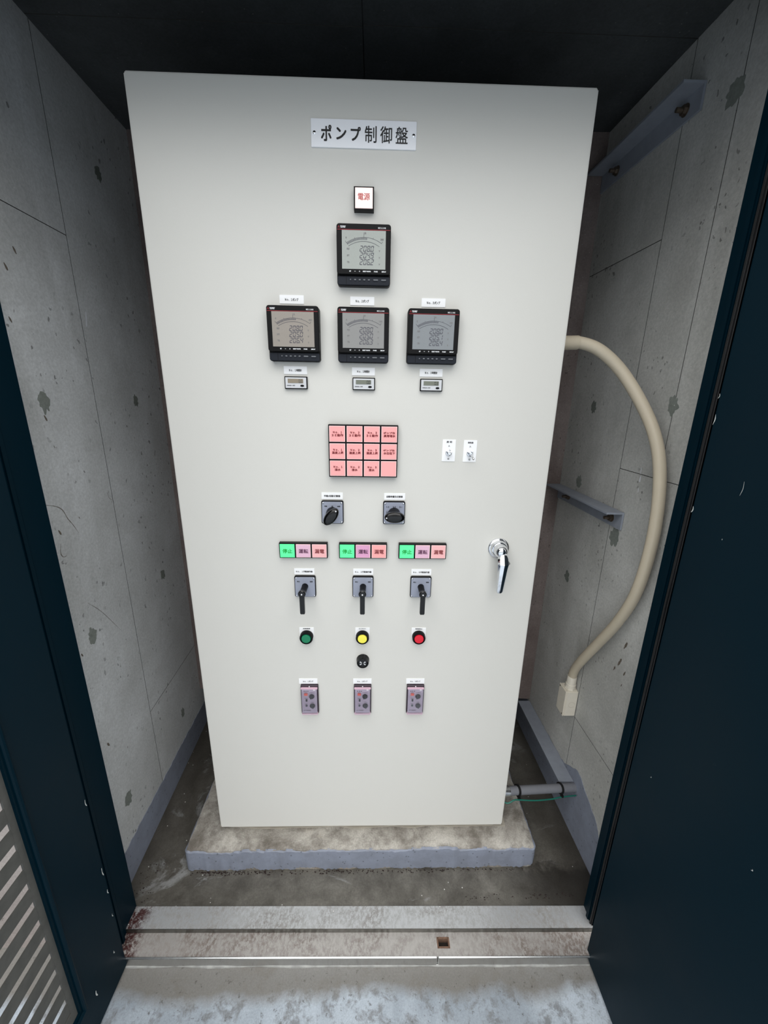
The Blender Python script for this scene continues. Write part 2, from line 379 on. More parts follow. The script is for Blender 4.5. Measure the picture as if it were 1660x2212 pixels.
_tc = {}
def text(s, parent, cx, cz, y, w, h, m, name='lettering', bold=0.0, italic=False, keep=True):
    """flat print facing -y, fitted in a w x h box centred on cx, cz"""
    key = (s, italic)
    if key not in _tc:
        cu = bpy.data.curves.new('t', 'FONT'); cu.body = s; cu.resolution_u = 2; cu.align_x = 'CENTER'; cu.space_line = 0.95
        cu.shear = 0.25 if italic else 0; cu.fill_mode = 'FRONT'
        o = bpy.data.objects.new('t', cu); COL.objects.link(o)
        dg = bpy.context.evaluated_depsgraph_get(); me = bpy.data.meshes.new_from_object(o.evaluated_get(dg))
        bpy.data.objects.remove(o); bpy.data.curves.remove(cu); _tc[key] = me
    src = _tc[key]; me = src.copy(); me.name = name
    xs = [v.co.x for v in me.vertices]; ys = [v.co.y for v in me.vertices]
    if not xs: return None
    x0, x1, y0, y1 = min(xs), max(xs), min(ys), max(ys); sx = w/(x1-x0); sz = h/(y1-y0)
    for v in me.vertices:
        v.co = ((v.co.x-(x0+x1)/2)*sx+cx, y, (v.co.y-(y0+y1)/2)*sz+cz)
    me.materials.clear(); me.materials.append(M[m])
    d = bold if bold else 0.00014          # stroke weight in metres: shifted copies of the glyph outlines
    if d > 0:
        bm = bmesh.new()
        for a, b in ((d, d), (-d, d), (d, -d), (-d, -d)):
            k = len(bm.verts); bm.from_mesh(me); bm.verts.ensure_lookup_table()
            for v in bm.verts[k:]: v.co.x += a; v.co.z += b; v.co.y -= 0.00002*(2+(a > 0)+2*(b > 0))
        bm.to_mesh(me); bm.free()
    o = bpy.data.objects.new(name, me); COL.objects.link(o)
    if parent: o.parent = parent; o.matrix_parent_inverse = Matrix.Translation(-Vector(parent.get('org', (0, 0, 0))))
    return o

# ------------------------------------------------------------------ the setting
LX = lambda y: -0.707-0.037*(y+0.07)      # left wall face
RX = lambda y: 0.722-0.028*(y+0.02)       # right wall face
BY = lambda x: 0.508-0.045*x              # back wall face (rotated like the room)
FL, GR, CE = -0.12, -0.165, 2.08          # floor, outside ground, ceiling
Y0, Y1 = -0.14, 1.05                      # front and far end of the recess

def flatbox(bm, pts, z0, z1):
    a = [bm.verts.new((x, y, z0)) for x, y in pts]; b = [bm.verts.new((x, y, z1)) for x, y in pts]; n = len(pts)
    bm.faces.new(a[::-1]); bm.faces.new(b)
    for i in range(n): bm.faces.new((a[i], a[(i+1) % n], b[(i+1) % n], b[i]))
M['joint'] = mat('dark_joint', (62, 62, 59), 0.95, grain=0.3, gscale=60)  # dark edge colour that makes the joints read as dark lines
def dark_edges(o, ax):
    """darker colour on the narrow edges of a cast field, inside the joints"""
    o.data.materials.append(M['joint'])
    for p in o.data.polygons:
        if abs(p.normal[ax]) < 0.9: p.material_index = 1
def wall_panels(root, X, sgn, cells, m, g=0.0009, t=0.004):
    """form-board fields cast into the wall face; fields stand proud, the joints are recessed"""
    for y0, y1, z0, z1 in cells:
        def f(bm):
            y0_, y1_, z0_, z1_ = y0+g, y1-g, z0+g, z1-g
            flatbox(bm, [(X(y0_), y0_), (X(y1_), y1_), (X(y1_)+sgn*t, y1_), (X(y0_)+sgn*t, y0_)] if sgn > 0 else
                    [(X(y0_)-t, y0_), (X(y1_)-t, y1_), (X(y1_), y1_), (X(y0_), y0_)], z0_, z1_)
        dark_edges(obj('concrete_panel', f, m, root), 0)
def plug(root, X, sgn, y, z, r, seed):
    rnd = random.Random(seed); pts = []
    for i in range(40):
        a = 2*math.pi*i/40; k = r*(0.86+0.45*noise.noise(Vector((2.2*math.cos(a), 2.2*math.sin(a), seed*3.7)))+0.10*rnd.random()); pts.append((y+k*math.cos(a)*0.8, z+k*math.sin(a)*1.1))
    def f(bm):
        a = [bm.verts.new((X(p)-sgn*0.0005, p, q)) for p, q in pts]; b = [bm.verts.new((X(p)+sgn*0.002, p, q)) for p, q in pts]
        c = bm.verts.new((X(y)-sgn*0.0008, y, z)); n = len(pts)
        for i in range(n):
            bm.faces.new((a[i], a[(i+1) % n], c)); bm.faces.new((a[i], b[i], b[(i+1) % n], a[(i+1) % n]))
        bm.faces.new(b)
    obj('mortar_plug', f, 'plug', root)

wl = obj('wall_left', lambda bm: flatbox(bm, [(LX(Y0)-0.004, Y0), (LX(Y1)-0.004, Y1), (LX(Y1)-0.16, Y1), (LX(Y0)-0.16, Y0)], FL-0.1, CE+0.12), 'wall')
tag(wl, 'grey cast concrete side wall left of the cabinet with tie-hole plugs', 'wall', 'structure')
wall_panels(wl, LX, -1, [(Y0, 0.166, FL, 1.68), (Y0, 0.166, 1.68, CE), (0.166, Y1, 0.295, CE), (0.166, Y1, FL, 0.295)], 'wall')
for i, (y, z, r) in enumerate([(-0.015, 1.30, 0.022), (0.365, 1.296, 0.018), (0.373, 0.70, 0.018), (-0.018, 0.708, 0.021), (-0.012, 0.139, 0.022), (0.368, 0.104, 0.018), (0.348, 1.884, 0.018)]):
    plug(wl, LX, -1, y, z, r, i)
wr = obj('wall_right', lambda bm: flatbox(bm, [(RX(Y0)+0.004, Y0), (RX(Y0)+0.16, Y0), (RX(Y1)+0.16, Y1), (RX(Y1)+0.004, Y1)], FL-0.1, CE+0.12), 'wall_r')
tag(wr, 'grey cast concrete side wall behind the beige conduit and brackets', 'wall', 'structure')
wall_panels(wr, RX, 1, [(Y0, 0.15, 0.285, 1.14), (Y0, -0.005, 1.14, CE), (-0.005, 0.15, 1.14, CE), (Y0, 0.15, FL, 0.285), (0.15, Y1, 1.70, CE), (0.15, Y1, FL, 1.70)], 'wall_r')
for i, (y, z, r) in enumerate([(0.333, 1.301, 0.018), (-0.001, 1.316, 0.022), (0.335, 0.721, 0.018), (0.13, 1.00, 0.024), (0.12, 0.945, 0.026), (0.011, 1.905, 0.026), (0.35, 1.06, 0.02)]):
    plug(wr, RX, 1, y, z, r, 20+i)
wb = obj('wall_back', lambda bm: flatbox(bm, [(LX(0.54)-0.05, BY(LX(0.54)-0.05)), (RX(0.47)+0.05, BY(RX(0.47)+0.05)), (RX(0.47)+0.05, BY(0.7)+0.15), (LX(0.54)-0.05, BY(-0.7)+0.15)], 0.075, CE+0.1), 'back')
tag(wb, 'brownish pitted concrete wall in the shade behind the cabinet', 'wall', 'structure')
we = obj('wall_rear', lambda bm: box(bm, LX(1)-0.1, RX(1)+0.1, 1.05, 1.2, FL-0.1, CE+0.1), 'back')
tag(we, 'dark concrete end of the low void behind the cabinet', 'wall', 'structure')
def ribbon(root, name, X, sgn, pts, w, m):
    P = spline([(0, a, b) for a, b in pts], 5)
    def f(bm):
        L = []
        for i, p in enumerate(P):
            d = (P[min(i+1, len(P)-1)]-P[max(i-1, 0)]).normalized(); n_ = Vector((0, -d.z, d.y)); t = w*(0.35+0.65*math.sin(math.pi*(i+0.5)/len(P)))*(0.8+0.5*noise.noise(p*120))
            q = [p+n_*t/2, p-n_*t/2]; L.append([bm.verts.new((X(v.y)-sgn*0.0004, v.y, v.z)) for v in q])
        for a, b in zip(L, L[1:]): bm.faces.new((a[0], a[1], b[1], b[0]))
    obj(name, f, m, root)
M['stain'] = mat('brown_grey_stain', (96, 88, 78), 0.9, grain=0.5, gscale=150)
for pts, w in (([(-0.077, 1.079), (-0.0475, 1.0677), (-0.029, 1.0535), (-0.0187, 1.0298), (-0.0052, 1.009), (0.0078, 0.9841)], 0.0022),
               ([(-0.0568, 0.9791), (-0.0629, 0.9583), (-0.0571, 0.9465), (-0.045, 0.945)], 0.0022), ([(0.1469, 1.0526), (0.151, 1.037), (0.1638, 1.0283)], 0.0016),
               ([(-0.0118, 0.8006), (0.033, 0.7479), (0.0973, 0.6494)], 0.0012)):
    ribbon(wl, 'hairline_crack', LX, -1, pts, w, 'stain')
for y, z, r in ((-0.009, 1.597, 0.006), (-0.041, 1.559, 0.006), (-0.059, 1.46, 0.005), (-0.021, 1.265, 0.006), (-0.052, 1.006, 0.006), (-0.067, 0.684, 0.005), (-0.045, 0.379, 0.007), (-0.013, 1.20, 0.003), (0.02, 1.02, 0.003)):
    ribbon(wl, 'rust_spot', LX, -1, [(y-r*0.5, z+r), (y, z), (y+r*0.5, z-r*1.1)], r*1.1, 'stain')
ribbon(wl, 'lime_patch', LX, -1, [(0.190, 1.518), (0.187, 1.500), (0.182, 1.482)], 0.007, 'patch')
for pts, w in (([(0.064, 1.158), (0.062, 1.140)], 0.003), ([(0.060, 1.135), (0.060, 1.120)], 0.005), ([(0.059, 1.104), (0.058, 1.092)], 0.003)):
    ribbon(wr, 'lime_patch', RX, 1, pts, w, 'patch')
for y, z, r in ((-0.013, 0.677, 0.009), (-0.004, 0.618, 0.010), (-0.030, 0.60, 0.006), (0.012, 0.585, 0.006), (-0.10, 0.835, 0.004), (-0.028, 0.560, 0.004)):
    ribbon(wr, 'dark_spot', RX, 1, [(y-r*0.4, z+r*1.3), (y, z), (y+r*0.5, z-r*1.4)], r*0.9, 'stain')
fl = obj('floor', lambda bm: box(bm, -0.95, 0.95, -0.150, 1.2, -0.30, FL), 'floor')
tag(fl, 'damp stained concrete floor inside the recess around the plinth', 'floor', 'structure')
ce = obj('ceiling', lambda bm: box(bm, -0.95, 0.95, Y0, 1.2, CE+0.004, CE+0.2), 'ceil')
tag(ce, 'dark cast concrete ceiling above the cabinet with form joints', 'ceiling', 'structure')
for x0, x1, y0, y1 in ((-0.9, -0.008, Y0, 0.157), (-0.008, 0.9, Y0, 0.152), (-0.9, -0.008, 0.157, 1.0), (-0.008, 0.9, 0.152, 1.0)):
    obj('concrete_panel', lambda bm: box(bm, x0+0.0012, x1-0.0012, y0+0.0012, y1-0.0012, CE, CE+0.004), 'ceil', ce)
    dark_edges(ce.children[-1], 2)
def gnd(bm):
    box(bm, -9, 9, -14, -0.150, GR-0.3, GR)
gr = obj('ground', gnd, 'ground'); tag(gr, 'bluish weathered concrete apron in front of the threshold', 'ground', 'structure')
# outer face of the building on both sides and over the opening
def front(bm):
    box(bm, -3.5, -0.76, -0.20, -0.14, GR-0.1, 3.2); box(bm, 0.76, 3.5, -0.20, -0.14, GR-0.1, 3.2); box(bm, -0.76, 0.76, -0.20, -0.14, 2.17, 3.2)
fr = obj('wall_front', front, 'facade'); tag(fr, 'concrete outer face of the building around the door opening', 'wall', 'structure')

def baseband(bm, X, sgn, prof):
    t = 0.0016
    a = [bm.verts.new((X(y)-sgn*t, y, z)) for y, z in prof]; b = [bm.verts.new((X(y)-sgn*t, y, FL)) for y, z in prof]
    c = [bm.verts.new((X(y), y, z)) for y, z in prof]
    for i in range(len(prof)-1):
        bm.faces.new((a[i], a[i+1], b[i+1], b[i])); bm.faces.new((a[i], c[i], c[i+1], a[i+1]))
def jag(pts, n, amp, seed):
    rnd = random.Random(seed); out = []
    for i in range(n+1):
        y = pts[0][0]+(pts[-1][0]-pts[0][0])*i/n
        for (ya, za), (yb, zb) in zip(pts, pts[1:]):
            if ya-1e-9 <= y <= yb+1e-9: z = za+(zb-za)*(y-ya)/(yb-ya)
        out.append((y, z+amp*(rnd.random()-0.5)))
    return out
bl = obj('baseboard_left', lambda bm: baseband(bm, LX, -1, jag([(-0.14, 0.004), (0.2, -0.004), (0.6, -0.012), (1.04, -0.012)], 80, 0.006, 3)), 'bluegrey')
tag(bl, 'blue-grey waterproof band painted along foot of left wall', 'baseboard', 'structure')
brd = obj('baseboard_right', lambda bm: baseband(bm, RX, 1, jag([(-0.14, -0.03), (-0.095, 0.0), (-0.045, 0.07), (0.0, 0.095), (0.05, 0.118), (0.085, 0.124), (0.12, 0.105), (0.16, 0.07), (1.04, 0.05)], 90, 0.009, 4)), 'bluegrey')
tag(brd, 'blue-grey waterproof band painted along foot of right wall', 'baseboard', 'structure')

# ------------------------------------------------------------------ jambs, head, threshold, door leaves
SY = lambda x: -0.143-0.0105*x            # back edge of the threshold
def jamb(name, s, label):
    xi = 0.655 if s < 0 else 0.660; yb = SY(s*xi)+0.003; yf = -0.228; dy = 0.0 if s < 0 else 0.030
    r = thing(name, (s*xi, yb, FL), label, 'door frame', 'structure')
    obj('frame_post', lambda bm: box(bm, min(s*xi, s*0.80), max(s*xi, s*0.80), yf+0.028, yb, FL-0.04, 2.17, 0.003), 'navy', r, True)
    obj('stop_ridge', lambda bm: box(bm, min(s*(xi-0.006), s*(xi+0.02)), max(s*(xi-0.006), s*(xi+0.02)), yf+0.012+dy, yf+0.027+dy, FL-0.02, 2.16, 0.003), 'navy', r, True)
    obj('door_gasket', lambda bm: box(bm, min(s*(xi-0.004), s*(xi+0.03)), max(s*(xi-0.004), s*(xi+0.03)), yf+0.001+dy, yf+0.011+dy, FL-0.01, 2.16, 0.003), 'gasket', r, True)
    return r
jamb('trim_1', -1, 'navy steel door jamb at left edge of the recess')
jamb('trim_2', 1, 'navy steel door jamb at right edge of the recess')
hd = obj('trim_3', lambda bm: (box(bm, -0.80, 0.80, -0.20, -0.150, 1.955, 2.17, 0.003), box(bm, -0.80, 0.80, -0.235, -0.2005, 1.915, 2.17, 0.003)), 'navy')
tag(hd, 'navy steel door head across the top of the opening', 'door frame', 'structure')

def skewslab(bm, x0, x1, d0, d1, z0, z1, bev=0.0):
    """slab following the slightly skewed threshold; d = distance in front of its back edge"""
    pts = [(x0, SY(x0)-d0), (x0, SY(x0)-d1), (x1, SY(x1)-d1), (x1, SY(x1)-d0)]
    k = len(bm.verts); flatbox(bm, pts, z0, z1)
    if bev:
        bm.verts.ensure_lookup_table(); vs = set(bm.verts[k:])
        bmesh.ops.bevel(bm, geom=[e for e in bm.edges if e.verts[0] in vs], offset=bev, segments=3, affect='EDGES')
th = thing('trim_4', (0, -0.19, FL), 'stepped stainless steel door threshold with strike hole', 'threshold', 'structure')
obj('upper_track', lambda bm: skewslab(bm, -0.70, 0.70, 0.0, 0.053, -0.1215, -0.1165, 0.0012), 'sill', th, True)
obj('track_lip', lambda bm: skewslab(bm, -0.70, 0.70, 0.050, 0.0535, -0.137, -0.1175), 'lip', th)
hx0, hx1, hd0, hd1 = 0.2165, 0.2455, 0.067, 0.085
def low(bm):
    z0, z1 = -0.136, -0.132
    for a, b, c, d in ((-0.70, hx0, 0.0535, 0.104), (hx1, 0.70, 0.0535, 0.104), (hx0, hx1, 0.0535, hd0), (hx0, hx1, hd1, 0.104)):
        skewslab(bm, a, b, c, d, z0, z1)
obj('lower_track', low, 'sill2', th)
def sock(bm):
    w = 0.003
    for a, b, c, d in ((hx0-w, hx0+0.001, hd0-w, hd1+w), (hx1-0.001, hx1+w, hd0-w, hd1+w), (hx0, hx1, hd0-w, hd0+0.001), (hx0, hx1, hd1-0.001, hd1+w)):
        skewslab(bm, a, b, c, d, -0.150, -0.1312)
obj('strike_socket', sock, 'rust', th)
obj('socket_floor', lambda bm: skewslab(bm, hx0, hx1, hd0, hd1, -0.155, -0.147), 'hole', th)
for a, b in ((-0.70, 0.2105), (0.2120, 0.70)):
    obj('front_nosing', lambda bm: skewslab(bm, a, b, 0.102, 0.108, -0.166, -0.1305, 0.0025), 'nose', th, True)

def seal(bm):
    rnd = random.Random(31); n = 160; A = []; B = []; C = []
    for i in range(n+1):
        x = -0.63+1.26*i/n; y = SY(x)-0.108; w = 0.0016+0.003*noise.noise(Vector((x*9, 3, 0)))+0.001*rnd.random(); h = 0.003+0.002*noise.noise(Vector((x*14, 7, 0)))
        A.append(bm.verts.new((x, y+0.002, GR+h+0.002))); B.append(bm.verts.new((x, y-w*0.5, GR+h))); C.append(bm.verts.new((x, y-w, GR-0.001)))
    for p, q in ((A, B), (B, C)):
        for i in range(n): bm.faces.new((p[i], p[i+1], q[i+1], q[i]))
M['seal'] = mat('pale_sealant', (150, 151, 148), 0.6, grain=0.6, gscale=45)
obj('sealant_bead', seal, 'seal', th, 30)

def leaf(name, s, label, louver):
    xi = 0.627; T = 0.038; xa, xb = sorted((s*xi, s*(xi+T))); ya = -0.243 if s < 0 else -0.2375; ye = -0.895; zb, zt = -0.155, 1.875
    r = thing(name, (s*(xi+T/2), ya, zb), label, 'door', 'structure')
    if not louver:
        obj('door_skin', lambda bm: box(bm, xa, xb, ye, ya, zb, zt, 0.0035, 3), 'navy', r, True)
    else:
        y0, y1, z0, z1 = -0.86, -0.385, -0.03, 0.80
        def f(bm):
            for A in ((ye, y0-0.03, zb, zt), (y1+0.035, ya, zb, zt), (y0-0.03, y1+0.035, zb, z0-0.03), (y0-0.03, y1+0.035, z1+0.03, zt)):
                box(bm, xa, xb, A[0], A[1], A[2], A[3])
            a, b = sorted((s*xi, s*(xi+0.006)))
            for A in ((y0-0.03, y0, z0-0.03, z1+0.03), (y1, y1+0.035, z0-0.03, z1+0.03), (y0, y1, z0-0.03, z0), (y0, y1, z1, z1+0.03)):
                box(bm, a, b, A[0], A[1], A[2], A[3])
            bmesh.ops.remove_doubles(bm, verts=bm.verts[:], dist=1e-5)
        obj('door_skin', f, 'navy', r)
        # rolled bead around the opening
        def bead(bm):
            x = s*(xi-0.001)
            for a, b in (((y1+0.010, z0-0.01), (y1+0.010, z1+0.01)), ((y0-0.010, z0-0.01), (y0-0.010, z1+0.01)), ((y0-0.010, z0-0.01), (y1+0.010, z0-0.01)), ((y0-0.010, z1+0.01), (y1+0.010, z1+0.01))):
                tube(bm, [(x, a[0], a[1]), (x, b[0], b[1])], 0.0055, 10)
        obj('louver_bead', bead, 'navy', r, True)
        # grey frame of the louvre, set back in the opening
        xs = s*(xi+0.0061)
        def lf(bm):
            a, b = sorted((xs, xs+s*0.004))
            for A in ((y1-0.0125, y1+0.02, z0-0.02, z1+0.02), (y0-0.02, y0+0.0125, z0-0.02, z1+0.02), (y0+0.0125, y1-0.0125, z0-0.02, z0+0.03), (y0+0.0125, y1-0.0125, z1-0.03, z1+0.02)):
                box(bm, a, b, *A)
        obj('louver_frame', lf, 'louver', r)
        for i in range(15):
            zc = 0.004+0.0512*i
            def sl(bm):
                # blade: starts high on the inner side, drops towards the outer side
                pi = xs+s*0.001; po = xs+s*0.026
                P = [(pi, zc+0.032), (pi, zc), (po, zc-0.022), (po, zc-0.0195), (pi+s*0.003, zc+0.0025), (pi+s*0.003, zc+0.032)]
                A = [bm.verts.new((x, y0+0.012, z)) for x, z in P]; B = [bm.verts.new((x, y1-0.012, z)) for x, z in P]
                n = len(P); bm.faces.new(A); bm.faces.new(B[::-1])
                for k in range(n): bm.faces.new((A[k], B[k], B[(k+1) % n], A[(k+1) % n]))
            obj('louver_slat', sl, 'louver', r)
    for z in (0.15, 0.85, 1.60):
        obj('hinge', lambda bm: lathe(bm, [(0.0075, 0), (0.0075, 0.10)], (s*(xi+T+0.004), ya+0.006, z), Vector((0, 0, 1)), 14), 'navy', r, True)
    return r
leaf('door_1', -1, 'navy steel door leaf swung open on the left, louvred at bottom', True)
leaf('door_2', 1, 'plain navy steel door leaf swung open on the right', False)

chipm = mat('bare_primer_chip', (176, 180, 178), 0.7, grain=0.3, gscale=300); M['chip'] = chipm
for nm, s_, spots in (('door_1', -1, ((-0.246, 0.42, 0.020, 0.003), (-0.247, 0.20, 0.026, 0.003), (-0.246, 0.13, 0.015, 0.0025), (-0.249, 0.05, 0.012, 0.002), (-0.39, 0.76, 0.010, 0.004), (-0.27, -0.05, 0.010, 0.003), (-0.34, -0.06, 0.020, 0.004))),
                     ('door_2', 1, ((-0.240, 1.335, 0.008, 0.002), (-0.242, 1.295, 0.018, 0.0022), (-0.241, 1.13, 0.012, 0.003), (-0.33, 1.19, 0.024, 0.0010), (-0.30, 0.55, 0.004, 0.0014), (-0.52, 0.62, 0.004, 0.0015)))):
    for y, z, l, w in spots:
        ribbon(bpy.data.objects[nm], 'paint_chip', lambda q: s_*0.6265, s_, [(y, z+l/2), (y-0.001, z), (y+0.0015, z-l/2)], w, 'chip')

# ------------------------------------------------------------------ plinth
PT = -0.03
def plinth_fn(bm):
    x0, x1, y0, y1 = -0.548, 0.548, -0.045, 0.45
    rnd = random.Random(5); nx, ny = 60, 26; g = {}
    for i in range(nx+1):
        for j in range(ny+1):
            x = x0+(x1-x0)*i/nx; y = y0+(y1-y0)*j/ny
            e = min(i, nx-i, j)/1.0
            z = PT+0.0012*(noise.noise(Vector((x*14, y*14, 0))))*2
            if e == 0: z -= 0.004+0.003*rnd.random()
            if min(i, nx-i) == 0: x += -0.003*(1 if i else -1)*rnd.random()
            if j == 0: y += 0.003*rnd.random()
            if j == 0 and i in (0, nx): x *= 0.996; y += 0.002
            g[i, j] = bm.verts.new((x, y, z))
    for i in range(nx):
        for j in range(ny): bm.faces.new((g[i, j], g[i+1, j], g[i+1, j+1], g[i, j+1]))
    ring = [g[i, 0] for i in range(nx+1)]+[g[nx, j] for j in range(1, ny+1)]+[g[i, ny] for i in range(nx-1, -1, -1)]+[g[0, j] for j in range(ny-1, 0, -1)]
    low = [bm.verts.new((v.co.x, v.co.y, FL)) for v in ring]
    for k in range(len(ring)): bm.faces.new((ring[k], low[k], low[(k+1) % len(ring)], ring[(k+1) % len(ring)]))
pl = obj('concrete_plinth', plinth_fn, 'plinth', None, 40)
tag(pl, 'low rough concrete plinth with blue-grey painted edge under the cabinet', 'plinth')
def coat(bm):
    rnd = random.Random(11); n = 150
    def go(t):
        L = [(-0.5485, 0.44), (-0.5485, -0.036), (-0.5455, -0.0425), (-0.539, -0.0452), (0.539, -0.0452), (0.5455, -0.0425), (0.5485, -0.036), (0.5485, 0.44)]
        ln = [math.dist(a, b) for a, b in zip(L, L[1:])]; d = t*sum(ln)
        for (a, b), l in zip(zip(L, L[1:]), ln):
            if d <= l+1e-9: return (a[0]+(b[0]-a[0])*d/l, a[1]+(b[1]-a[1])*d/l)
            d -= l
        return L[-1]
    N = 420
    rows = [[], [], [], []]
    for i in range(N+1):
        p = go(i/N); a = go(max(0, i/N-0.002)); b = go(min(1, i/N+0.002)); nx, ny = (b[1]-a[1]), -(b[0]-a[0]); l = math.hypot(nx, ny); nx, ny = nx/l, ny/l
        q = Vector((p[0], p[1], 0)); zt = PT-0.009-0.002*rnd.random()+0.009*noise.noise(q*14)+0.004*noise.noise(q*60)
        o = 0.0020+0.0016*noise.noise(q*55)
        ft = 0.018*max(0.0, noise.noise(q*16+Vector((0, 0, 4))))+0.006*rnd.random()
        for r_, (oo, z) in zip(rows, ((-0.004, zt+0.004), (o, zt), (o+0.0015*rnd.random(), (zt+FL)/2), (o-0.001+0.002*rnd.random(), FL+0.002+ft))):
            r_.append(bm.verts.new((p[0]+nx*oo, p[1]+ny*oo, z)))
    for A, B in zip(rows, rows[1:]):
        for i in range(N): bm.faces.new((A[i], A[i+1], B[i+1], B[i]))
obj('painted_edge', coat, 'bluegrey', pl, 30, 'blue-grey painted edge with peeling foot')
def bed(bm):
    pts = []; rnd = random.Random(8)
    for i in range(60):
        t = i/60*4; k = int(t); f = t-k; c = [(-0.462, 0.020), (0.468, 0.016), (0.470, 0.39), (-0.462, 0.39)]
        a, b = c[k], c[(k+1) % 4]; pts.append((a[0]+(b[0]-a[0])*f+0.006*(rnd.random()-0.5), a[1]+(b[1]-a[1])*f+0.010*(rnd.random()-0.5)))
    flatbox(bm, pts, PT-0.004, PT+0.0035)
M['bed'] = mat('pale_mortar', (170, 164, 152), 0.9, grain=0.25, gscale=40)
obj('mortar_bed', bed, 'bed', pl, 30, 'pale mortar bed under the cabinet')

def litter(bm):
    rnd = random.Random(21)
    def flake(x, y, z, r):
        a0 = rnd.random()*6.3; n = 5; h = rnd.random()*0.003
        bm.faces.new([bm.verts.new((x+r*(0.6+0.6*rnd.random())*math.cos(a0+6.283*i/n), y+0.6*r*(0.6+0.6*rnd.random())*math.sin(a0+6.283*i/n), z+0.0006+h*rnd.random())) for i in range(n)])
    for i in range(230):
        t = rnd.random(); x = -0.54+0.75*t*t+0.1*rnd.random(); flake(x, -0.0495-0.010*rnd.random()**2, FL, 0.0014+0.0022*rnd.random())
    for i in range(60): flake(0.0+0.52*rnd.random(), -0.0495-0.006*rnd.random(), FL, 0.0012+0.0018*rnd.random())
    for i in range(60): flake(0.30+0.36*rnd.random(), -0.118-0.016*rnd.random()**2, FL, 0.001+0.002*rnd.random())
    for i in range(40): flake(-0.69+0.06*rnd.random(), -0.02-0.11*rnd.random(), FL, 0.001+0.002*rnd.random())
M['litter'] = mat('dark_leaf_crumbs', (44, 32, 30), 0.95, grain=0.6, gscale=300)
tag(obj('leaf_litter', litter, 'litter'), 'dark crumbs of dirt and leaf litter along the foot of the plinth', 'debris', 'stuff')

# ------------------------------------------------------------------ control cabinet
CB = thing('control_cabinet', (0, 0, PT+0.003), 'tall ivory steel pump control cabinet covered with meters, lamps and switches', 'cabinet')
def part(name, fn, m, smooth=False, label=None): return obj(name, fn, m, CB, smooth, label)
def sub(name, fn, m, p, smooth=False): return obj(name, fn, m, p, smooth)
part('cabinet_body', lambda bm: box(bm, -0.438, 0.438, 0.026, 0.40, 0.012, 1.885, 0.003), 'body_paint', True)
part('base_channel', lambda bm: box(bm, -0.43, 0.43, 0.020, 0.385, PT+0.0036, 0.013, 0.001), 'body_paint')
part('cabinet_door', lambda bm: box(bm, -0.45, 0.45, 0.0, 0.024, 0.0, 1.9, 0.0035, 3), 'door_paint', True)

def front_plate(name, cx, cz, w, h, prot, m='label', label=None, r=0.0005, ch=0.0):
    return part(name, lambda bm: rbox(bm, cx, cz, w, h, r, -prot, 0.0, ch), m, 30, label)
# nameplate
npl = front_plate('nameplate', -0.0008, 1.8118, 0.2045, 0.0455, 0.003, 'white', 'white engraved nameplate', 0.0006, 0.0004)
for i, ch in enumerate('ポンプ制御盤'):
    w = (0.0195, 0.0185, 0.0185, 0.0225, 0.0225, 0.0235)[i]; h = (0.025, 0.0185, 0.0215, 0.0265, 0.0265, 0.0265)[i]
    text(ch, npl, (-0.0735, -0.0445, -0.0165, 0.0125, 0.0425, 0.0728)[i], 1.8115, -0.0034, w, h, 'ink', bold=0.00022 if i > 2 else 0.00055)
for x in (-0.0965, 0.096):
    sub('screw', lambda bm: lathe(bm, [(0.003, 0), (0.003, 0.0006), (0.0018, 0.0014)], (x, -0.003, 1.8118), n=14), 'screw', npl, 40)
    sub('screw_slot', lambda bm: box(bm, x-0.0023, x+0.0023, -0.0048, -0.0043, 1.8114, 1.8122), 'ink', npl)
# power lamp
pw = part('power_lamp', lambda bm: rbox(bm, 0.0, 1.7015, 0.0400, 0.0400, 0.0006, -0.0150, 0.0, 0.0006), 'black', 30, 'square lit power lamp')
sub('lamp_lens', lambda bm: rbox(bm, 0.0, 1.7015, 0.0350, 0.0350, 0.0006, -0.0167, -0.0145, 0.0006), 'powercap', pw, 30)
text('電源', pw, 0.0, 1.7035, -0.0170, 0.0235, 0.0115, 'redink')

# seven-segment digits
SEG = {'0': 'abcdef', '1': 'bc', '2': 'abged', '3': 'abgcd', '4': 'fgbc', '5': 'afgcd', '6': 'afgedc', '7': 'abc', '8': 'abcdefg', '9': 'abcdfg'}
def seven(bm, s, x, z, w, h, y, sl=0.16, t=0.17, gap=0.3, dot=None):
    """draws digits with lower left corner at x,z"""
    T = w*t*1.25
    def q(pts):
        bm.faces.new([bm.verts.new((X+a+(b*sl), y, z+b)) for a, b in pts])
    for i, ch in enumerate(s):
        X = x+i*w*(1+gap); g = T*0.35
        S_ = {'a': [(T, h-T), (w-T, h-T), (w-T*0.3, h), (T*0.3, h)], 'd': [(T*0.3, 0), (w-T*0.3, 0), (w-T, T), (T, T)],
              'g': [(T, h/2-T/2), (w-T, h/2-T/2), (w-T, h/2+T/2), (T, h/2+T/2)],
              'f': [(0, h/2+g), (T, h/2+T/2+g), (T, h-T-g*0), (0, h-g)], 'b': [(w-T, h/2+T/2+g), (w, h/2+g), (w, h-g), (w-T, h-T)],
              'e': [(0, g), (T, T), (T, h/2-T/2-g), (0, h/2-g)], 'c': [(w-T, T), (w, g), (w, h/2-g), (w-T, h/2-T/2-g)]}
        for k in SEG[ch]: q(S_[k])
        if dot == i: q([(w+T*0.4, -T*0.1), (w+T*1.5, -T*0.1), (w+T*1.5, T), (w+T*0.4, T)])

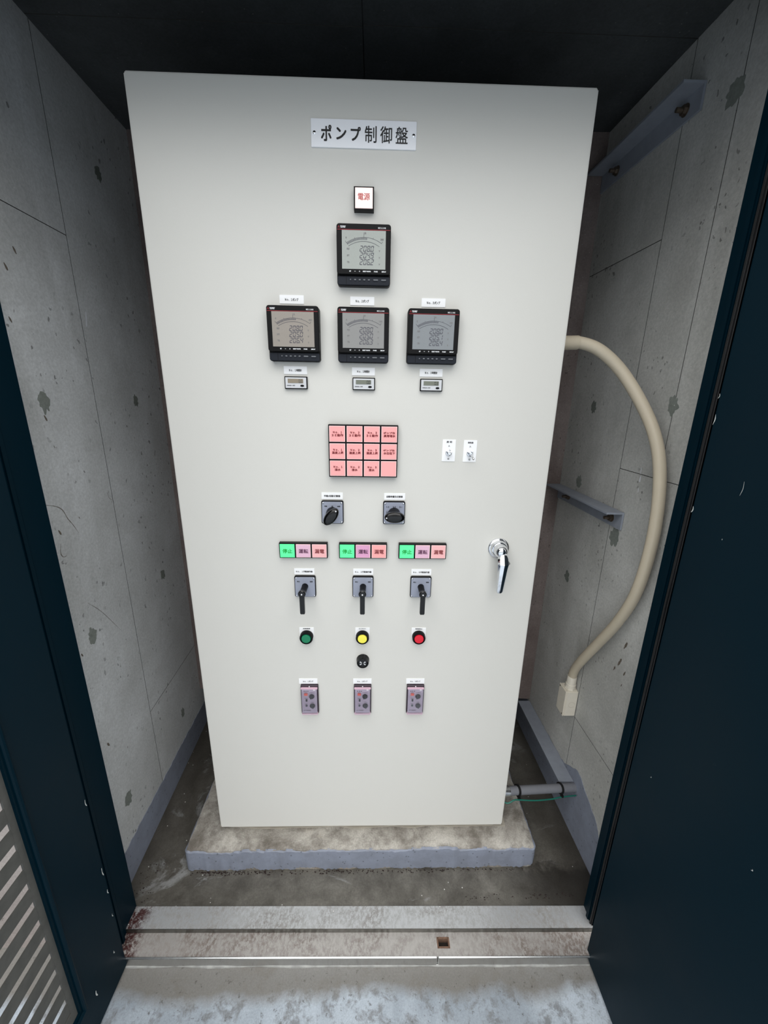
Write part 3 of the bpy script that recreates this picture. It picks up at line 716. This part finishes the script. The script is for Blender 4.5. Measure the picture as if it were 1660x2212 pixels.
def meter(cx, cz, rows, lcd, full, mid, frac, label):
    x0 = cx-0.055; zt = cz+0.055; X = lambda mm: x0+mm/1000; Z = lambda mm: zt-mm/1000
    h = part('panel_meter', lambda bm: rbox(bm, cx, cz, 0.110, 0.110, 0.006, -0.016, 0.0, 0.001), 'meter', 30, label)
    zf = -0.0245
    sub('upper_face', lambda bm: (rbox(bm, cx, zt-0.0455, 0.1095, 0.0905, 0.0055, zf, -0.0155, 0.0012)), 'meter', h, 30)
    sub('lower_strip', lambda bm: rbox(bm, cx, Z(100.8), 0.1085, 0.0165, 0.004, -0.019, -0.0155, 0.0008), 'strip', h, 30)
    sub('strip_groove', lambda bm: box(bm, X(18.6), X(19.3), -0.0193, -0.0188, Z(108.8), Z(92.8)), 'black', h)
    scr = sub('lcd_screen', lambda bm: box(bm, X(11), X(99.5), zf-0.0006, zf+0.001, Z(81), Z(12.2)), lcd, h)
    sub('red_line', lambda bm: box(bm, X(2), X(108), zf-0.0009, zf+0.001, Z(11.7), Z(10.7)), 'redline', h)
    yt = zf-0.0010
    def dia(bm):
        def rh(c, z, a, ang):
            P = [(0, 0), (a*0.5, a*0.288*0+a*0.29), (0, a*1.0), (-a*0.5, a*0.29)]
            P = [(0, 0), (a*0.29, a*0.5), (0, a), (-a*0.29, a*0.5)]
            ca, sa = math.cos(ang), math.sin(ang)
            bm.faces.new([bm.verts.new((c+p*ca-q*sa, yt, z+p*sa+q*ca)) for p, q in P])
        for k in range(3): rh(X(4.9), Z(7.0), 0.0028, k*2*math.pi/3)
    sub('emblem', dia, 'redink' if False else 'redline', h)
    text('MITSUBISHI\nELECTRIC', h, X(13.5), Z(6.7), yt, 0.0105, 0.0034, 'whiteprint', bold=0.00018)
    text('ＭＥ１１０Ｇ', h, X(91.5), Z(7.6), yt, 0.0150, 0.0026, 'whiteprint', bold=0.00018)
    for mm, w, s in ((27.5, 3.4, 'SET'), (37.2, 2.0, '−'), (46.6, 2.2, '+'), (57.0, 7.0, 'RESET'), (65.4, 8.2, 'MAX/MIN'), (80.0, 7.4, 'PHASE'), (96.5, 8.6, 'DISPLAY')):
        text(s, h, X(mm), Z(85.2), yt, w/1000, (0.0004 if s == '−' else 0.0021), 'whiteprint', bold=0.00018)
    for mm, w in ((27.8, 2.8), (37.3, 4.6), (46.8, 4.6), (56.3, 4.6), (65.8, 4.6), (79.8, 10.4), (96.3, 10.4)):
        sub('meter_key', lambda bm: rbox(bm, X(mm), Z(99.4), w/1000, 0.0027, 0.0012, -0.0212, -0.0188, 0.0005), 'btngrey', h, 40)
    ys = zf-0.0009
    def seg(bm):
        for i, s in enumerate(rows): seven(bm, s, X(46.5+(0.9*i if False else 0)), Z(49.6+11.9*i), 0.0057, 0.0104, ys, dot=2)
    sub('reading', seg, 'seg', h)
    def gauge(bm):
        c = (X(55.5), Z(24.5)-0.066); R = 0.066; A = math.radians(32.5)
        def arc(R, w, a0, a1, n=30):
            for i in range(n):
                p, q = a0+(a1-a0)*i/n, a0+(a1-a0)*(i+1)/n
                bm.faces.new([bm.verts.new((c[0]+r*math.sin(a), ys, c[1]+r*math.cos(a))) for r, a in ((R, p), (R+w, p), (R+w, q), (R, q))])
        arc(R, 0.0005, -A, A); arc(R-0.0072, 0.0006, -A*0.98, A*0.98)
        for t, l in ((-1, 0.0045), (-0.5, 0.0025), (0, 0.006), (0.5, 0.0025), (1, 0.0045)): arc(R, l, A*t-0.004, A*t+0.004, 1)
        n = int(27*frac)
        for i in range(n): a = -A+2*A*(i+0.5)/27; arc(R-0.0038, 0.0032, a-0.011, a+0.011, 1)
    sub('gauge_scale', gauge, 'seg', h)
    for s, mm, zz, w in (('0', 19.5, 25.5, 1.8), (mid, 57.5, 17.2, 4.6), (full, 92, 27.5, 6.0)): text(s, h, X(mm), Z(zz), ys, w/1000, 0.003, 'segfaint')
    for i, s in enumerate(('RS', 'ST', 'TR')):
        text(s, h, X(23.5), Z(45+12*i), ys, 0.005, 0.003, 'segfaint'); text('V', h, X(87), Z(48+12*i), ys, 0.0024, 0.003, 'segfaint')
    return h
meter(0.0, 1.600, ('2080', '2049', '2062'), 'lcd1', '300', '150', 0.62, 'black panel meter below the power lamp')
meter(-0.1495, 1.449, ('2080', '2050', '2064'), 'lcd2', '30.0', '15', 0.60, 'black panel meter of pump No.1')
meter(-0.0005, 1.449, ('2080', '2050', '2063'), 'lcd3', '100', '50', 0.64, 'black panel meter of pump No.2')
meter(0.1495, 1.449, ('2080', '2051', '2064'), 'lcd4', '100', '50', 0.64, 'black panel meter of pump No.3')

def label(cx, cz, s, w=0.0515, h=0.0168, tw=0.028, th=0.0052, m='ink', lab=None):
    p = front_plate('label_plate', cx, cz, w, h, 0.0012, 'label', lab)
    text(s, p, cx, cz-0.0002, -0.0015, tw, th, m)
    return p
for i, x in enumerate((-0.1542, -0.0034, 0.1500)): label(x, 1.5196, ('Ｎｏ．%sポンプ' % '１２３'[i]), lab='white label above the meter of pump No.%d' % (i+1))
for i, x in enumerate((-0.1525, -0.0006, 0.1520)):
    label(x, 1.3768, ('Ｎｏ．%s時間計' % '１２３'[i]), lab='white label above hour meter No.%d' % (i+1))
    hm = part('hour_meter', lambda bm: rbox(bm, x+0.0010, 1.3500, 0.0505, 0.0270, 0.0012, -0.007, 0, 0.0008), 'black', 30, 'small hour meter of pump No.%d' % (i+1))
    xx = x+0.0010
    sub('meter_face', lambda bm: rbox(bm, xx, 1.3500, 0.0465, 0.0228, 0.0006, -0.0078, -0.006), 'silver', hm)
    sub('lcd_screen', lambda bm: box(bm, xx-0.0178, xx+0.0165, -0.0084, -0.007, 1.3492, 1.3583), ('hourlcd2', 'hourlcd', 'hourlcd')[i], hm)
    sub('reading', lambda bm: seven(bm, ('00', '00', '03')[i], xx+0.0066, 1.3503, 0.0035, 0.0068, -0.0087, 0.0, dot=0), 'ink' if i else 'greyink', hm)
    text('OMRON  H7ET', hm, xx-0.0110, 1.3440, -0.0081, 0.0180, 0.0017, 'greyink')
    sub('reset_key', lambda bm: lathe(bm, [(0.0042, 0), (0.0042, 0.0012), (0.0034, 0.0016)], (xx+0.0140, -0.0075, 1.3438), n=20, sx=1, sq=0.52), 'black', hm, 40)

# annunciator 4 x 3
an = part('annunciator', lambda bm: rbox(bm, -0.0003, 1.1994, 0.1610, 0.1215, 0.0008, -0.0155, 0, 0.0006), 'black', 30, 'block of twelve pink alarm windows in black frame')
TX = [['Ｎｏ．１\n３Ｅ動作', 'Ｎｏ．２\n３Ｅ動作', 'Ｎｏ．３\n３Ｅ動作', 'ポンプ位\n異常増水'], ['Ｎｏ．１\n温度上昇', 'Ｎｏ．２\n温度上昇', 'Ｎｏ．３\n温度上昇', 'ポンプ位\n水位低下'], ['Ｎｏ．１\n浸水', 'Ｎｏ．２\n浸水', 'Ｎｏ．３\n浸水', '']]
for j in range(3):
    for i in range(4):
        cx = -0.0603+0.0400*i; cz = 1.2394-0.0400*j
        sub('window_edge', lambda bm: rbox(bm, cx, cz, 0.0362, 0.0362, 0.0004, -0.0165, -0.0150), 'pinkedge', an)
        sub('alarm_window', lambda bm: rbox(bm, cx, cz, 0.0338, 0.0338, 0.0004, -0.0170, -0.0160), 'pinkcap', an)
        if TX[j][i]:
            a, b = TX[j][i].split('\n')
            text(a, an, cx+(0.001 if i < 3 else 0), cz+0.0036, -0.0173, 0.0205 if i < 3 else 0.0262, 0.0044, 'darkred', bold=0.00025)
            text(b, an, cx+0.0008 if j < 2 else cx, cz-0.0032, -0.0173, 0.0262 if j < 2 else 0.0135, 0.0056, 'darkred', bold=0.00025)

# toggle switches on white plates
for k, (cx, cz, t1) in enumerate(((0.2027, 1.2028, '照 明'), (0.2534, 1.2020, '換気扇'))):
    tp = front_plate('toggle_switch', cx, cz, 0.0312, 0.0516, 0.0012, 'label', ('white plate with toggle switch pointing out', 'white plate with toggle switch tilted down')[k])
    text(t1, tp, cx, cz+0.0200, -0.0015, 0.0125, 0.0042, 'greyink'); text('入', tp, cx, cz+0.0110, -0.0015, 0.0038, 0.0038, 'greyink'); text('切', tp, cx, cz-0.0200, -0.0015, 0.0042, 0.0042, 'greyink')
    hz = cz-0.0052
    sub('hex_nut', lambda bm: lathe(bm, [(0.0080, 0), (0.0080, 0.0022), (0.0070, 0.0028)], (cx, -0.0012, hz), n=6, rot=math.pi/6), 'chrome', tp)
    sub('bushing', lambda bm: lathe(bm, [(0.0050, 0), (0.0050, 0.008), (0.0036, 0.0092)], (cx, -0.003, hz), n=20), 'chrome', tp, 40)
    ax = Vector((0.02, -1, 0.33)) if k == 0 else Vector((0.30, -1, -0.75))
    sub('toggle_lever', lambda bm: lathe(bm, [(0.0015, 0), (0.0017, 0.007), (0.0027, 0.015), (0.0027, 0.0175), (0.0018, 0.019)], (cx, -0.0105, hz), ax, n=16), 'chrome', tp, 50)

# rotary selectors with oval knobs
for k, (cx, txt, marks, ang) in enumerate(((-0.0757, '手動/自動切替器', ('手動', '切', '自動'), math.radians(51)), (0.0758, '自動時優先切替器', ('1-2', '2-3', '3-1'), 0.0))):
    label((-0.0762, 0.0765)[k], 1.0885, txt, tw=0.0395, th=0.0050, lab='white label above the %s oval selector' % ('left', 'right')[k])
    sel = part('selector_switch', lambda bm: rbox(bm, cx, 1.0482, 0.0540, 0.0585, 0.0042, -0.0065, 0, 0.001), 'black', 30, 'rotary selector, black oval knob %s' % ('turned diagonally', 'turned sideways')[k])
    sub('face_plate', lambda bm: rbox(bm, cx, 1.0478, 0.0505, 0.0545, 0.0034, -0.0078, -0.006, 0.0004), 'plate', sel, 30)
    for sx in (-1, 1):
        for sz in (-1, 1): sub('screw', lambda bm: lathe(bm, [(0.0021, 0), (0.0021, 0.0008), (0.0012, 0.0015)], (cx+sx*0.0225, -0.0078, 1.0478+sz*0.0243), n=12), 'screw', sel, 50)
    for i, s in enumerate(marks): text(s, sel, cx+(-0.016, 0, 0.016)[i], 1.0640, -0.0081, 0.0066 if len(s) > 1 else 0.0034, 0.0032, 'ink')
    if k: 
        text('口\n田', sel, cx-0.017, 1.0492, -0.0081, 0.0050, 0.0080, 'greyink')
    sub('knob_collar', lambda bm: lathe(bm, [(0.0150, 0), (0.0148, 0.012), (0.0125, 0.026)], (cx, -0.0075, 1.0472), n=28), 'black', sel, 40)
    def knob(bm):
        lathe(bm, [(0.0195, 0), (0.0228, 0.003), (0.0240, 0.010), (0.0232, 0.0145), (0.0205, 0.0170), (0.0130, 0.0182)], (cx, -0.0300, 1.0472), n=44, sx=1.03, sq=0.56, rot=ang)
    sub('oval_knob', knob, 'gloss', sel, 50)
    s2 = 1 if k == 0 else -1
    px, pz = cx+s2*0.0195*math.cos(ang), 1.0472+s2*0.0195*math.sin(ang)
    sub('knob_mark', lambda bm: lathe(bm, [(0.0017, 0), (0.0017, 0.0012)], (px, -0.0468, pz), n=12), 'whiteprint', sel)

# triple indicator lamps
for k, cx in enumerate((-0.1498, -0.0003, 0.1500)):
    tl = part('indicator_trio', lambda bm: rbox(bm, cx, 0.9487, 0.1205, 0.0405, 0.0008, -0.0110, 0, 0.0006), 'black', 30, 'black block of three square lamps for pump No.%d' % (k+1))
    for i, (s, c, ink) in enumerate((('停止', 'greencap', 'greenink'), ('運転', ('mauvecap2', 'mauvecap', 'mauvecap2')[k], 'purpleink'), ('漏電', ('rosecap', 'pinkcap', 'rosecap')[k], 'maroon'))):
        x = cx+(i-1)*0.0400
        sub('lens_edge', lambda bm: rbox(bm, x, 0.9483, 0.0362, 0.0352, 0.0004, -0.0121, -0.0105), 'greencap' if i == 0 else 'pinkedge', tl)
        sub('lamp_lens', lambda bm: rbox(bm, x, 0.9483, 0.0338, 0.0328, 0.0004, -0.0127, -0.0115), c, tl)
        text(s, tl, x+0.0004, 0.9479, -0.0130, 0.0235, 0.0112, ink, bold=0.00025)

# manual lever switches
for k, cx in enumerate((-0.1500, -0.0003, 0.1503)):
    label(cx-0.0015 if k == 0 else cx+0.0004, 0.8874, ('Ｎｏ．%s手動操作器' % '１２３'[k]), tw=0.0420, th=0.0048, lab='white label above manual switch No.%d' % (k+1))
    sw = part('lever_switch', lambda bm: rbox(bm, cx, 0.8470, 0.0545, 0.0590, 0.0042, -0.0065, 0, 0.001), 'black', 30, 'grey plate with black lever switch No.%d' % (k+1))
    sub('face_plate', lambda bm: rbox(bm, cx, 0.8464, 0.0510, 0.0550, 0.0034, -0.0078, -0.006, 0.0004), 'plate', sw, 30)
    for sx in (-1, 1):
        for sz in (-1, 1): sub('screw', lambda bm: lathe(bm, [(0.0021, 0), (0.0021, 0.0008), (0.0012, 0.0015)], (cx+sx*0.0228, -0.0078, 0.8464+sz*0.0247), n=12), 'screw', sw, 50)
    text('停止', sw, cx-0.0165, 0.8620, -0.0081, 0.0072, 0.0034, 'ink'); text('起動', sw, cx+0.0165, 0.8620, -0.0081, 0.0072, 0.0034, 'ink')
    sub('lever_stem', lambda bm: lathe(bm, [(0.0085, 0), (0.0080, 0.002), (0.0078, 0.048)], (cx, -0.0075, 0.8486), n=26), 'black', sw, 40)
    def lev(bm):
        lathe(bm, [(0.0090, 0), (0.0094, 0.002), (0.0094, 0.0085), (0.0080, 0.0100)], (cx, -0.0485, 0.8515), n=26)
        P = [(-0.0062, 0.845), (-0.0060, 0.7985), (-0.0045, 0.7960), (0.0045, 0.7960), (0.0060, 0.7985), (0.0062, 0.845)]
        xzprism(bm, [(cx+a, b) for a, b in P], -0.0570, -0.0500)
    sub('lever_handle', lev, 'gloss', sw, 40)
    sub('lever_mark', lambda bm: lathe(bm, [(0.0019, 0), (0.0019, 0.0010)], (cx, -0.0582, 0.8515), n=14), 'whiteprint', sw)

# push buttons
for k, (cx, s, m, nm) in enumerate(((-0.1519, '故障復帰', 'greenbtn', 'green'), (-0.0015, 'ランプテスト', 'yellowbtn', 'yellow'), (0.1511, '警報停止', 'redbtn', 'red'))):
    zc = 0.6975
    def up_(bm):
        r = 0.0192; P = [(cx+r, 0.7232), (cx-r, 0.7232)]+[(cx+r*math.cos(a), zc+r*math.sin(a)) for a in [math.pi+math.pi*i/20 for i in range(21)]]
        xzprism(bm, P, -0.0012, 0)
    pb = part('push_button', up_, 'label', False, '%s push button in black ring on white plate' % nm)
    text(s, pb, cx, 0.7202, -0.0015, 0.0190, 0.0027, 'ink')
    def ring(bm):
        lathe(bm, [(0.0178, 0), (0.0178, 0.0125), (0.0166, 0.0150), (0.0142, 0.0155), (0.0136, 0.0135), (0.0134, 0.006)], (cx, 0, zc), n=36)
    sub('button_ring', ring, 'black', pb, 40)
    sub('button_cap', lambda bm: lathe(bm, [(0.0125, 0), (0.0125, 0.0095), (0.0118, 0.0105), (0.006, 0.0110)], (cx, -0.0060, zc), n=32), m, pb, 40)
# buzzer
bz = part('buzzer', lambda bm: lathe(bm, [(0.0176, 0), (0.0176, 0.003), (0.0168, 0.004), (0.0166, 0.014), (0.0155, 0.0172), (0.0128, 0.0182), (0.0120, 0.0165), (0.0105, 0.0165)], (-0.0003, 0, 0.6225), n=36), 'gloss', 40, 'round black buzzer below the yellow button')
def petals(bm):
    for a in (30, 150, 210, 330):
        a0, a1 = math.radians(a-14), math.radians(a+14)
        bm.faces.new([bm.verts.new((-0.0003+r*math.cos(t), -0.0168, 0.6225+r*math.sin(t))) for r, t in ((0.0028, a0), (0.0084, a0), (0.0092, (a0+a1)/2), (0.0084, a1), (0.0028, a1))])
sub('sound_opening', petals, 'silver', bz)

# leakage relays
for k, cx in enumerate((-0.1500, -0.0007, 0.1488)):
    label(cx-0.0035 if k == 0 else cx-0.0008, 0.5520, ('Ｎｏ．%sポンプ' % '１２３'[k]), tw=0.028, th=0.0048, m='greyink', lab='white label above leakage relay No.%d' % (k+1))
    zt, zb = 0.5425, 0.4485; zc = (zt+zb)/2
    rl = part('leakage_relay', lambda bm: rbox(bm, cx, zc, 0.0490, 0.0940, 0.002, -0.008, 0, 0.001), 'plum', 30, 'lavender-faced leakage relay for pump No.%d' % (k+1))
    sub('relay_face', lambda bm: rbox(bm, cx, zc+0.0010, 0.0418, 0.0820, 0.001, -0.0135, -0.007), 'lavender', rl)
    sub('top_rim', lambda bm: box(bm, cx-0.0232, cx+0.0232, -0.0150, -0.0075, zt-0.0075, zt-0.0045, 0.0008), 'pinkplastic', rl, True)
    sub('bottom_rim', lambda bm: box(bm, cx-0.0225, cx+0.0225, -0.0150, -0.0075, zb+0.0005, zb+0.0060, 0.0008), 'pinkplastic', rl, True)
    sub('latch', lambda bm: box(bm, cx-0.0015, cx+0.0015, -0.0100, -0.007, zt-0.0036, zt-0.0012, 0.0004), 'whiteprint', rl)
    y = -0.0137; T = zc+0.0410
    def dots(bm):
        for i in range(3): lathe(bm, [(0.0012, 0), (0.0012, 0.0008)], (cx-0.0135+0.0052*i, y, T-0.0075), n=10)
    sub('status_lamps', dots, 'black', rl)
    sub('test_button', lambda bm: box(bm, cx-0.0138, cx-0.0042, -0.0172, y, T-0.0205, T-0.0140, 0.0006), 'orange', rl, True)
    sub('test_window', lambda bm: rbox(bm, cx+0.0140, T-0.0030, 0.0055, 0.0042, 0.0006, -0.0146, y), 'whiteprint', rl)
    for (kx, kz, pa) in ((cx+0.0070, T-0.0245, -2.0), (cx+0.0080, T-0.0560, -1.35)):
        def kn(bm):
            lathe(bm, [(0.0074, 0), (0.0074, 0.0022), (0.0060, 0.0042), (0.0040, 0.0046)], (kx, y, kz), n=20)
            c, s_ = math.cos(pa), math.sin(pa)
            P = [(kx+0.0068*c-0.0020*s_, kz+0.0068*s_+0.0020*c), (kx+0.0095*c, kz+0.0095*s_), (kx+0.0068*c+0.0020*s_, kz+0.0068*s_-0.0020*c), (kx, kz)]
            xzprism(bm, P, y-0.0030, y-0.0002)
        sub('dial_knob', kn, 'black', rl, 40)
        def ticks(bm):
            for i in range(9):
                a = math.radians(-20+i*27.5); 
                bm.faces.new([bm.verts.new((kx+r*math.cos(t), y-0.0002, kz+r*math.sin(t))) for r, t in ((0.0085, a-0.03), (0.0100, a-0.03), (0.0100, a+0.03), (0.0085, a+0.03))])
        sub('dial_scale', ticks, 'greyink', rl)
    sub('dip_switch', lambda bm: (box(bm, cx-0.0105, cx-0.0055, -0.0142, y, T-0.0420, T-0.0340), box(bm, cx-0.0090, cx-0.0070, -0.0160, -0.0140, T-0.0412, T-0.0380)), 'black', rl)
    sub('reset_button', lambda bm: lathe(bm, [(0.0030, 0), (0.0030, 0.0014), (0.0018, 0.0020)], (cx-0.0085, y, T-0.0560), n=16), 'teal', rl, 40)
    for s, dx, dz, w, h in (('AC 100/200V', -0.0070, -0.0725, 0.0200, 0.0022), ('TEST', -0.009, -0.0125, 0.0085, 0.0012), ('CURRENT', 0.008, -0.0125, 0.0135, 0.0012), ('RESET', -0.009, -0.0505, 0.007, 0.0012), ('TIME', 0.008, -0.0445, 0.007, 0.0012), ('MODE', -0.009, -0.0310, 0.0085, 0.0012)):
        text(s, rl, cx+dx, T+dz, y-0.0003, w, h, 'greyink')
    sub('clear_cover', lambda bm: rbox(bm, cx, zc+0.0006, 0.0440, 0.0800, 0.001, -0.0197, -0.0192), 'clear', rl)

# swing handle
hx, hz = 0.3455, 0.9560
hn = part('door_handle', lambda bm: lathe(bm, [(0.0270, 0), (0.0270, 0.0035), (0.0258, 0.0050), (0.0225, 0.0062), (0.0200, 0.0120), (0.0190, 0.0135)], (hx, 0, hz), n=44), 'chrome', 40, 'chrome swing handle')
def hub(bm):
    lathe(bm, [(0.0175, 0), (0.0172, 0.012), (0.0150, 0.020), (0.0105, 0.0255), (0.004, 0.0275)], (hx, -0.0125, hz), n=32)
sub('handle_hub', hub, 'chrome', hn, 40)
def grip(bm):
    # tapered faceted lever: sections (z, half width, y front, y back, x offset)
    secs = [(hz-0.002, 0.0080, -0.0400, -0.0220, 0.004), (hz-0.012, 0.0128, -0.0470, -0.0250, 0.004), (hz-0.026, 0.0132, -0.0540, -0.0340, 0.004), (hz-0.034, 0.0120, -0.0530, -0.0360, 0.0035),
            (hz-0.070, 0.0100, -0.0500, -0.0370, 0.002), (hz-0.100, 0.0085, -0.0470, -0.0360, 0.001), (hz-0.1055, 0.0060, -0.0450, -0.0370, 0.001)]
    rings = []
    for z, w, yf, yb, dx in secs:
        w *= 1.15; c = hx+dx; ym = (yf+yb)/2; f = 0.4
        P = [(c-w, ym), (c-w*0.75, yf+(yb-yf)*0.15), (c-w*0.1, yf), (c+w*0.6, yf+(yb-yf)*0.12), (c+w, ym), (c+w*0.6, yb), (c-w*0.6, yb)]
        rings.append([bm.verts.new((x, y, z)) for x, y in P])
    for A, B in zip(rings, rings[1:]):
        for i in range(len(A)): bm.faces.new((A[i], B[i], B[(i+1) % len(A)], A[(i+1) % len(A)]))
    bm.faces.new(rings[0]); bm.faces.new(rings[-1][::-1])
sub('handle_lever', grip, 'chrome', hn, 25)
sub('lock_plate', lambda bm: lathe(bm, [(0.0062, 0), (0.0062, 0.0012)], (hx-0.006, -0.0372, hz+0.0045), Vector((-0.25, -1, 0.15)), n=4), 'gloss', hn)

# ------------------------------------------------------------------ wall brackets
def bracket(z, label, bolt_up):
    y0, y1 = 0.0925, 0.47; t = 0.005; w = 0.050
    r = thing('angle_bracket', (RX(y0)-0.003, y0, z), label, 'bracket', None)
    def f(bm):
        a, b = RX(y0)-0.0017, RX(y1)-0.0017
        flatbox(bm, [(a-w, y0), (a, y0), (b, y1), (b-w, y1)], z-t, z)
        flatbox(bm, [(a-t, y0), (a, y0), (b, y1), (b-t, y1)], z-w, z-t)
    obj('angle_bar', f, 'brkt', r)
    for yy in (y0+0.045, y1-0.08):
        x = RX(yy)-0.0067
        obj('anchor_bolt', lambda bm: (lathe(bm, [(0.0120, 0), (0.0120, 0.002)], (x, yy, z-0.027), Vector((-1, 0, 0)), 18), lathe(bm, [(0.0095, 0.002), (0.0095, 0.009)], (x, yy, z-0.027), Vector((-1, 0, 0)), 6), lathe(bm, [(0.0050, 0.009), (0.0050, 0.022)], (x, yy, z-0.027), Vector((-1, 0, 0)), 12)), 'bolt', r, 40)
    return r
bracket(1.026, 'middle grey steel angle bracket on right wall inside conduit loop', True)
bracket(0.070, 'lowest grey steel angle bracket on right wall above grey pipe', True)
bracket(1.973, 'topmost steel angle bracket in the dark under the ceiling', True)

# ------------------------------------------------------------------ beige conduit and junction box
bx0, bx1, by0, by1, bz0, bz1 = 0.673, RX(0.15)-0.0003, 0.150, 0.198, 0.288, 0.386
JB = thing('junction_box', (0.695, 0.174, bz0), 'small beige plastic junction box on right wall below the conduit', 'junction box')
obj('box_body', lambda bm: box(bm, bx0+0.004, bx1-0.001, by0, by1, bz0, bz1, 0.002), 'beigebox', JB, True)
obj('box_cover', lambda bm: box(bm, bx0, bx0+0.004, by0, by1, bz0, bz1, 0.0012), 'beigebox', JB, True)
def ko(bm):
    n = 28; c = (0.699, 0.334); 
    for i in range(n-3):
        a, b = 2*math.pi*i/n, 2*math.pi*(i+1)/n
        bm.faces.new([bm.verts.new((c[0]+r*math.cos(t), by0-0.0003, c[1]+r*math.sin(t))) for r, t in ((0.0100, a), (0.0108, a), (0.0108, b), (0.0100, b))])
obj('knockout_ring', ko, 'beigedark', JB)
for yy, zz in ((by0+0.006, bz0+0.007), (by1-0.006, bz1-0.007)):
    obj('cover_screw', lambda bm: lathe(bm, [(0.0026, 0), (0.0026, 0.0012)], (bx0+0.0006, yy, zz), Vector((-1, 0, 0)), 12), 'bolt', JB, 40)
cxn, cyn = 0.697, 0.172
obj('hub_flange', lambda bm: lathe(bm, [(0.0180, 0), (0.0175, 0.008)], (cxn, cyn, bz1-0.001), Vector((0, 0, 1)), 8), 'beigebox', JB)
CD = thing('flexible_conduit', (0.46, 0.07, 1.453), 'thick beige flexible conduit looping from cabinet side to junction box', 'conduit')
path = spline([(0.440, 0.072, 1.4525), (0.475, 0.068, 1.4545), (0.515, 0.065, 1.4540), (0.560, 0.055, 1.4360), (0.610, 0.040, 1.3900), (0.655, 0.010, 1.3150), (0.680, -0.020, 1.2450), (0.692, -0.042, 1.1700), (0.696, -0.058, 1.0700),
               (0.696, -0.060, 0.9600), (0.695, -0.043, 0.8450), (0.693, 0.000, 0.7400), (0.691, 0.062, 0.6320), (0.690, 0.120, 0.5350), (0.694, 0.158, 0.4700), (0.697, 0.171, 0.4300), (0.697, 0.172, 0.3950)], 8)
obj('conduit_tube', lambda bm: tube(bm, path, 0.0137, 22), 'beige', CD, 50)
obj('cabinet_coupling', lambda bm: lathe(bm, [(0.0160, 0), (0.0160, 0.068), (0.0152, 0.070)], (0.4395, 0.0715, 1.4525), Vector((1, -0.06, 0.03)), 28), 'beige', CD, 40)
obj('box_coupling', lambda bm: lathe(bm, [(0.0165, 0), (0.0165, 0.012), (0.0150, 0.013), (0.0150, 0.040), (0.0143, 0.042)], (cxn, cyn, bz1+0.0065), Vector((0, -0.03, 1)), 28), 'beigebox', CD, 40)

# ------------------------------------------------------------------ low grey pipe with earth wire
GP = thing('grey_pipe', (0.46, 0.03, 0.103), 'short grey pipe from the cabinet foot to the right wall', 'pipe')
A, B = Vector((0.4395, 0.030, 0.1050)), Vector((RX(0.08)-0.0020, 0.080, 0.0585))
obj('pipe_tube', lambda bm: tube(bm, [A, B], 0.0135, 20), 'greypipe', GP, 50)
obj('end_ferrule', lambda bm: tube(bm, [A+(B-A)*0.03, A+(B-A)*0.12], 0.0150, 20), 'screw', GP, 50)
obj('end_collar', lambda bm: tube(bm, [B-(B-A)*0.055, B], 0.0143, 20), 'greypipe', GP, 50)
for t in (0.235, 0.80):
    def tie(bm):
        d = (B-A).normalized(); c = A+(B-A)*t; tube(bm, [c-d*0.0028, c+d*0.0028], 0.0178, 20)
        box(bm, c.x-0.004, c.x+0.004, c.y-0.022, c.y-0.014, c.z-0.016, c.z-0.008)
    obj('cable_tie', tie, 'tie', GP, 40)
GW = obj('earth_wire', lambda bm: tube(bm, spline([(0.4390, 0.0285, 0.078), (0.462, 0.010, 0.0800), (0.485, 0.014, 0.0875), (0.505, 0.018, 0.0830), (0.56, 0.026, 0.0700), (0.62, 0.038, 0.0600), (0.66, 0.050, 0.0535), (RX(0.06)-0.003, 0.064, 0.0420)], 8), 0.0022, 10), 'greenwire', GP, 50, 'thin green earth wire')
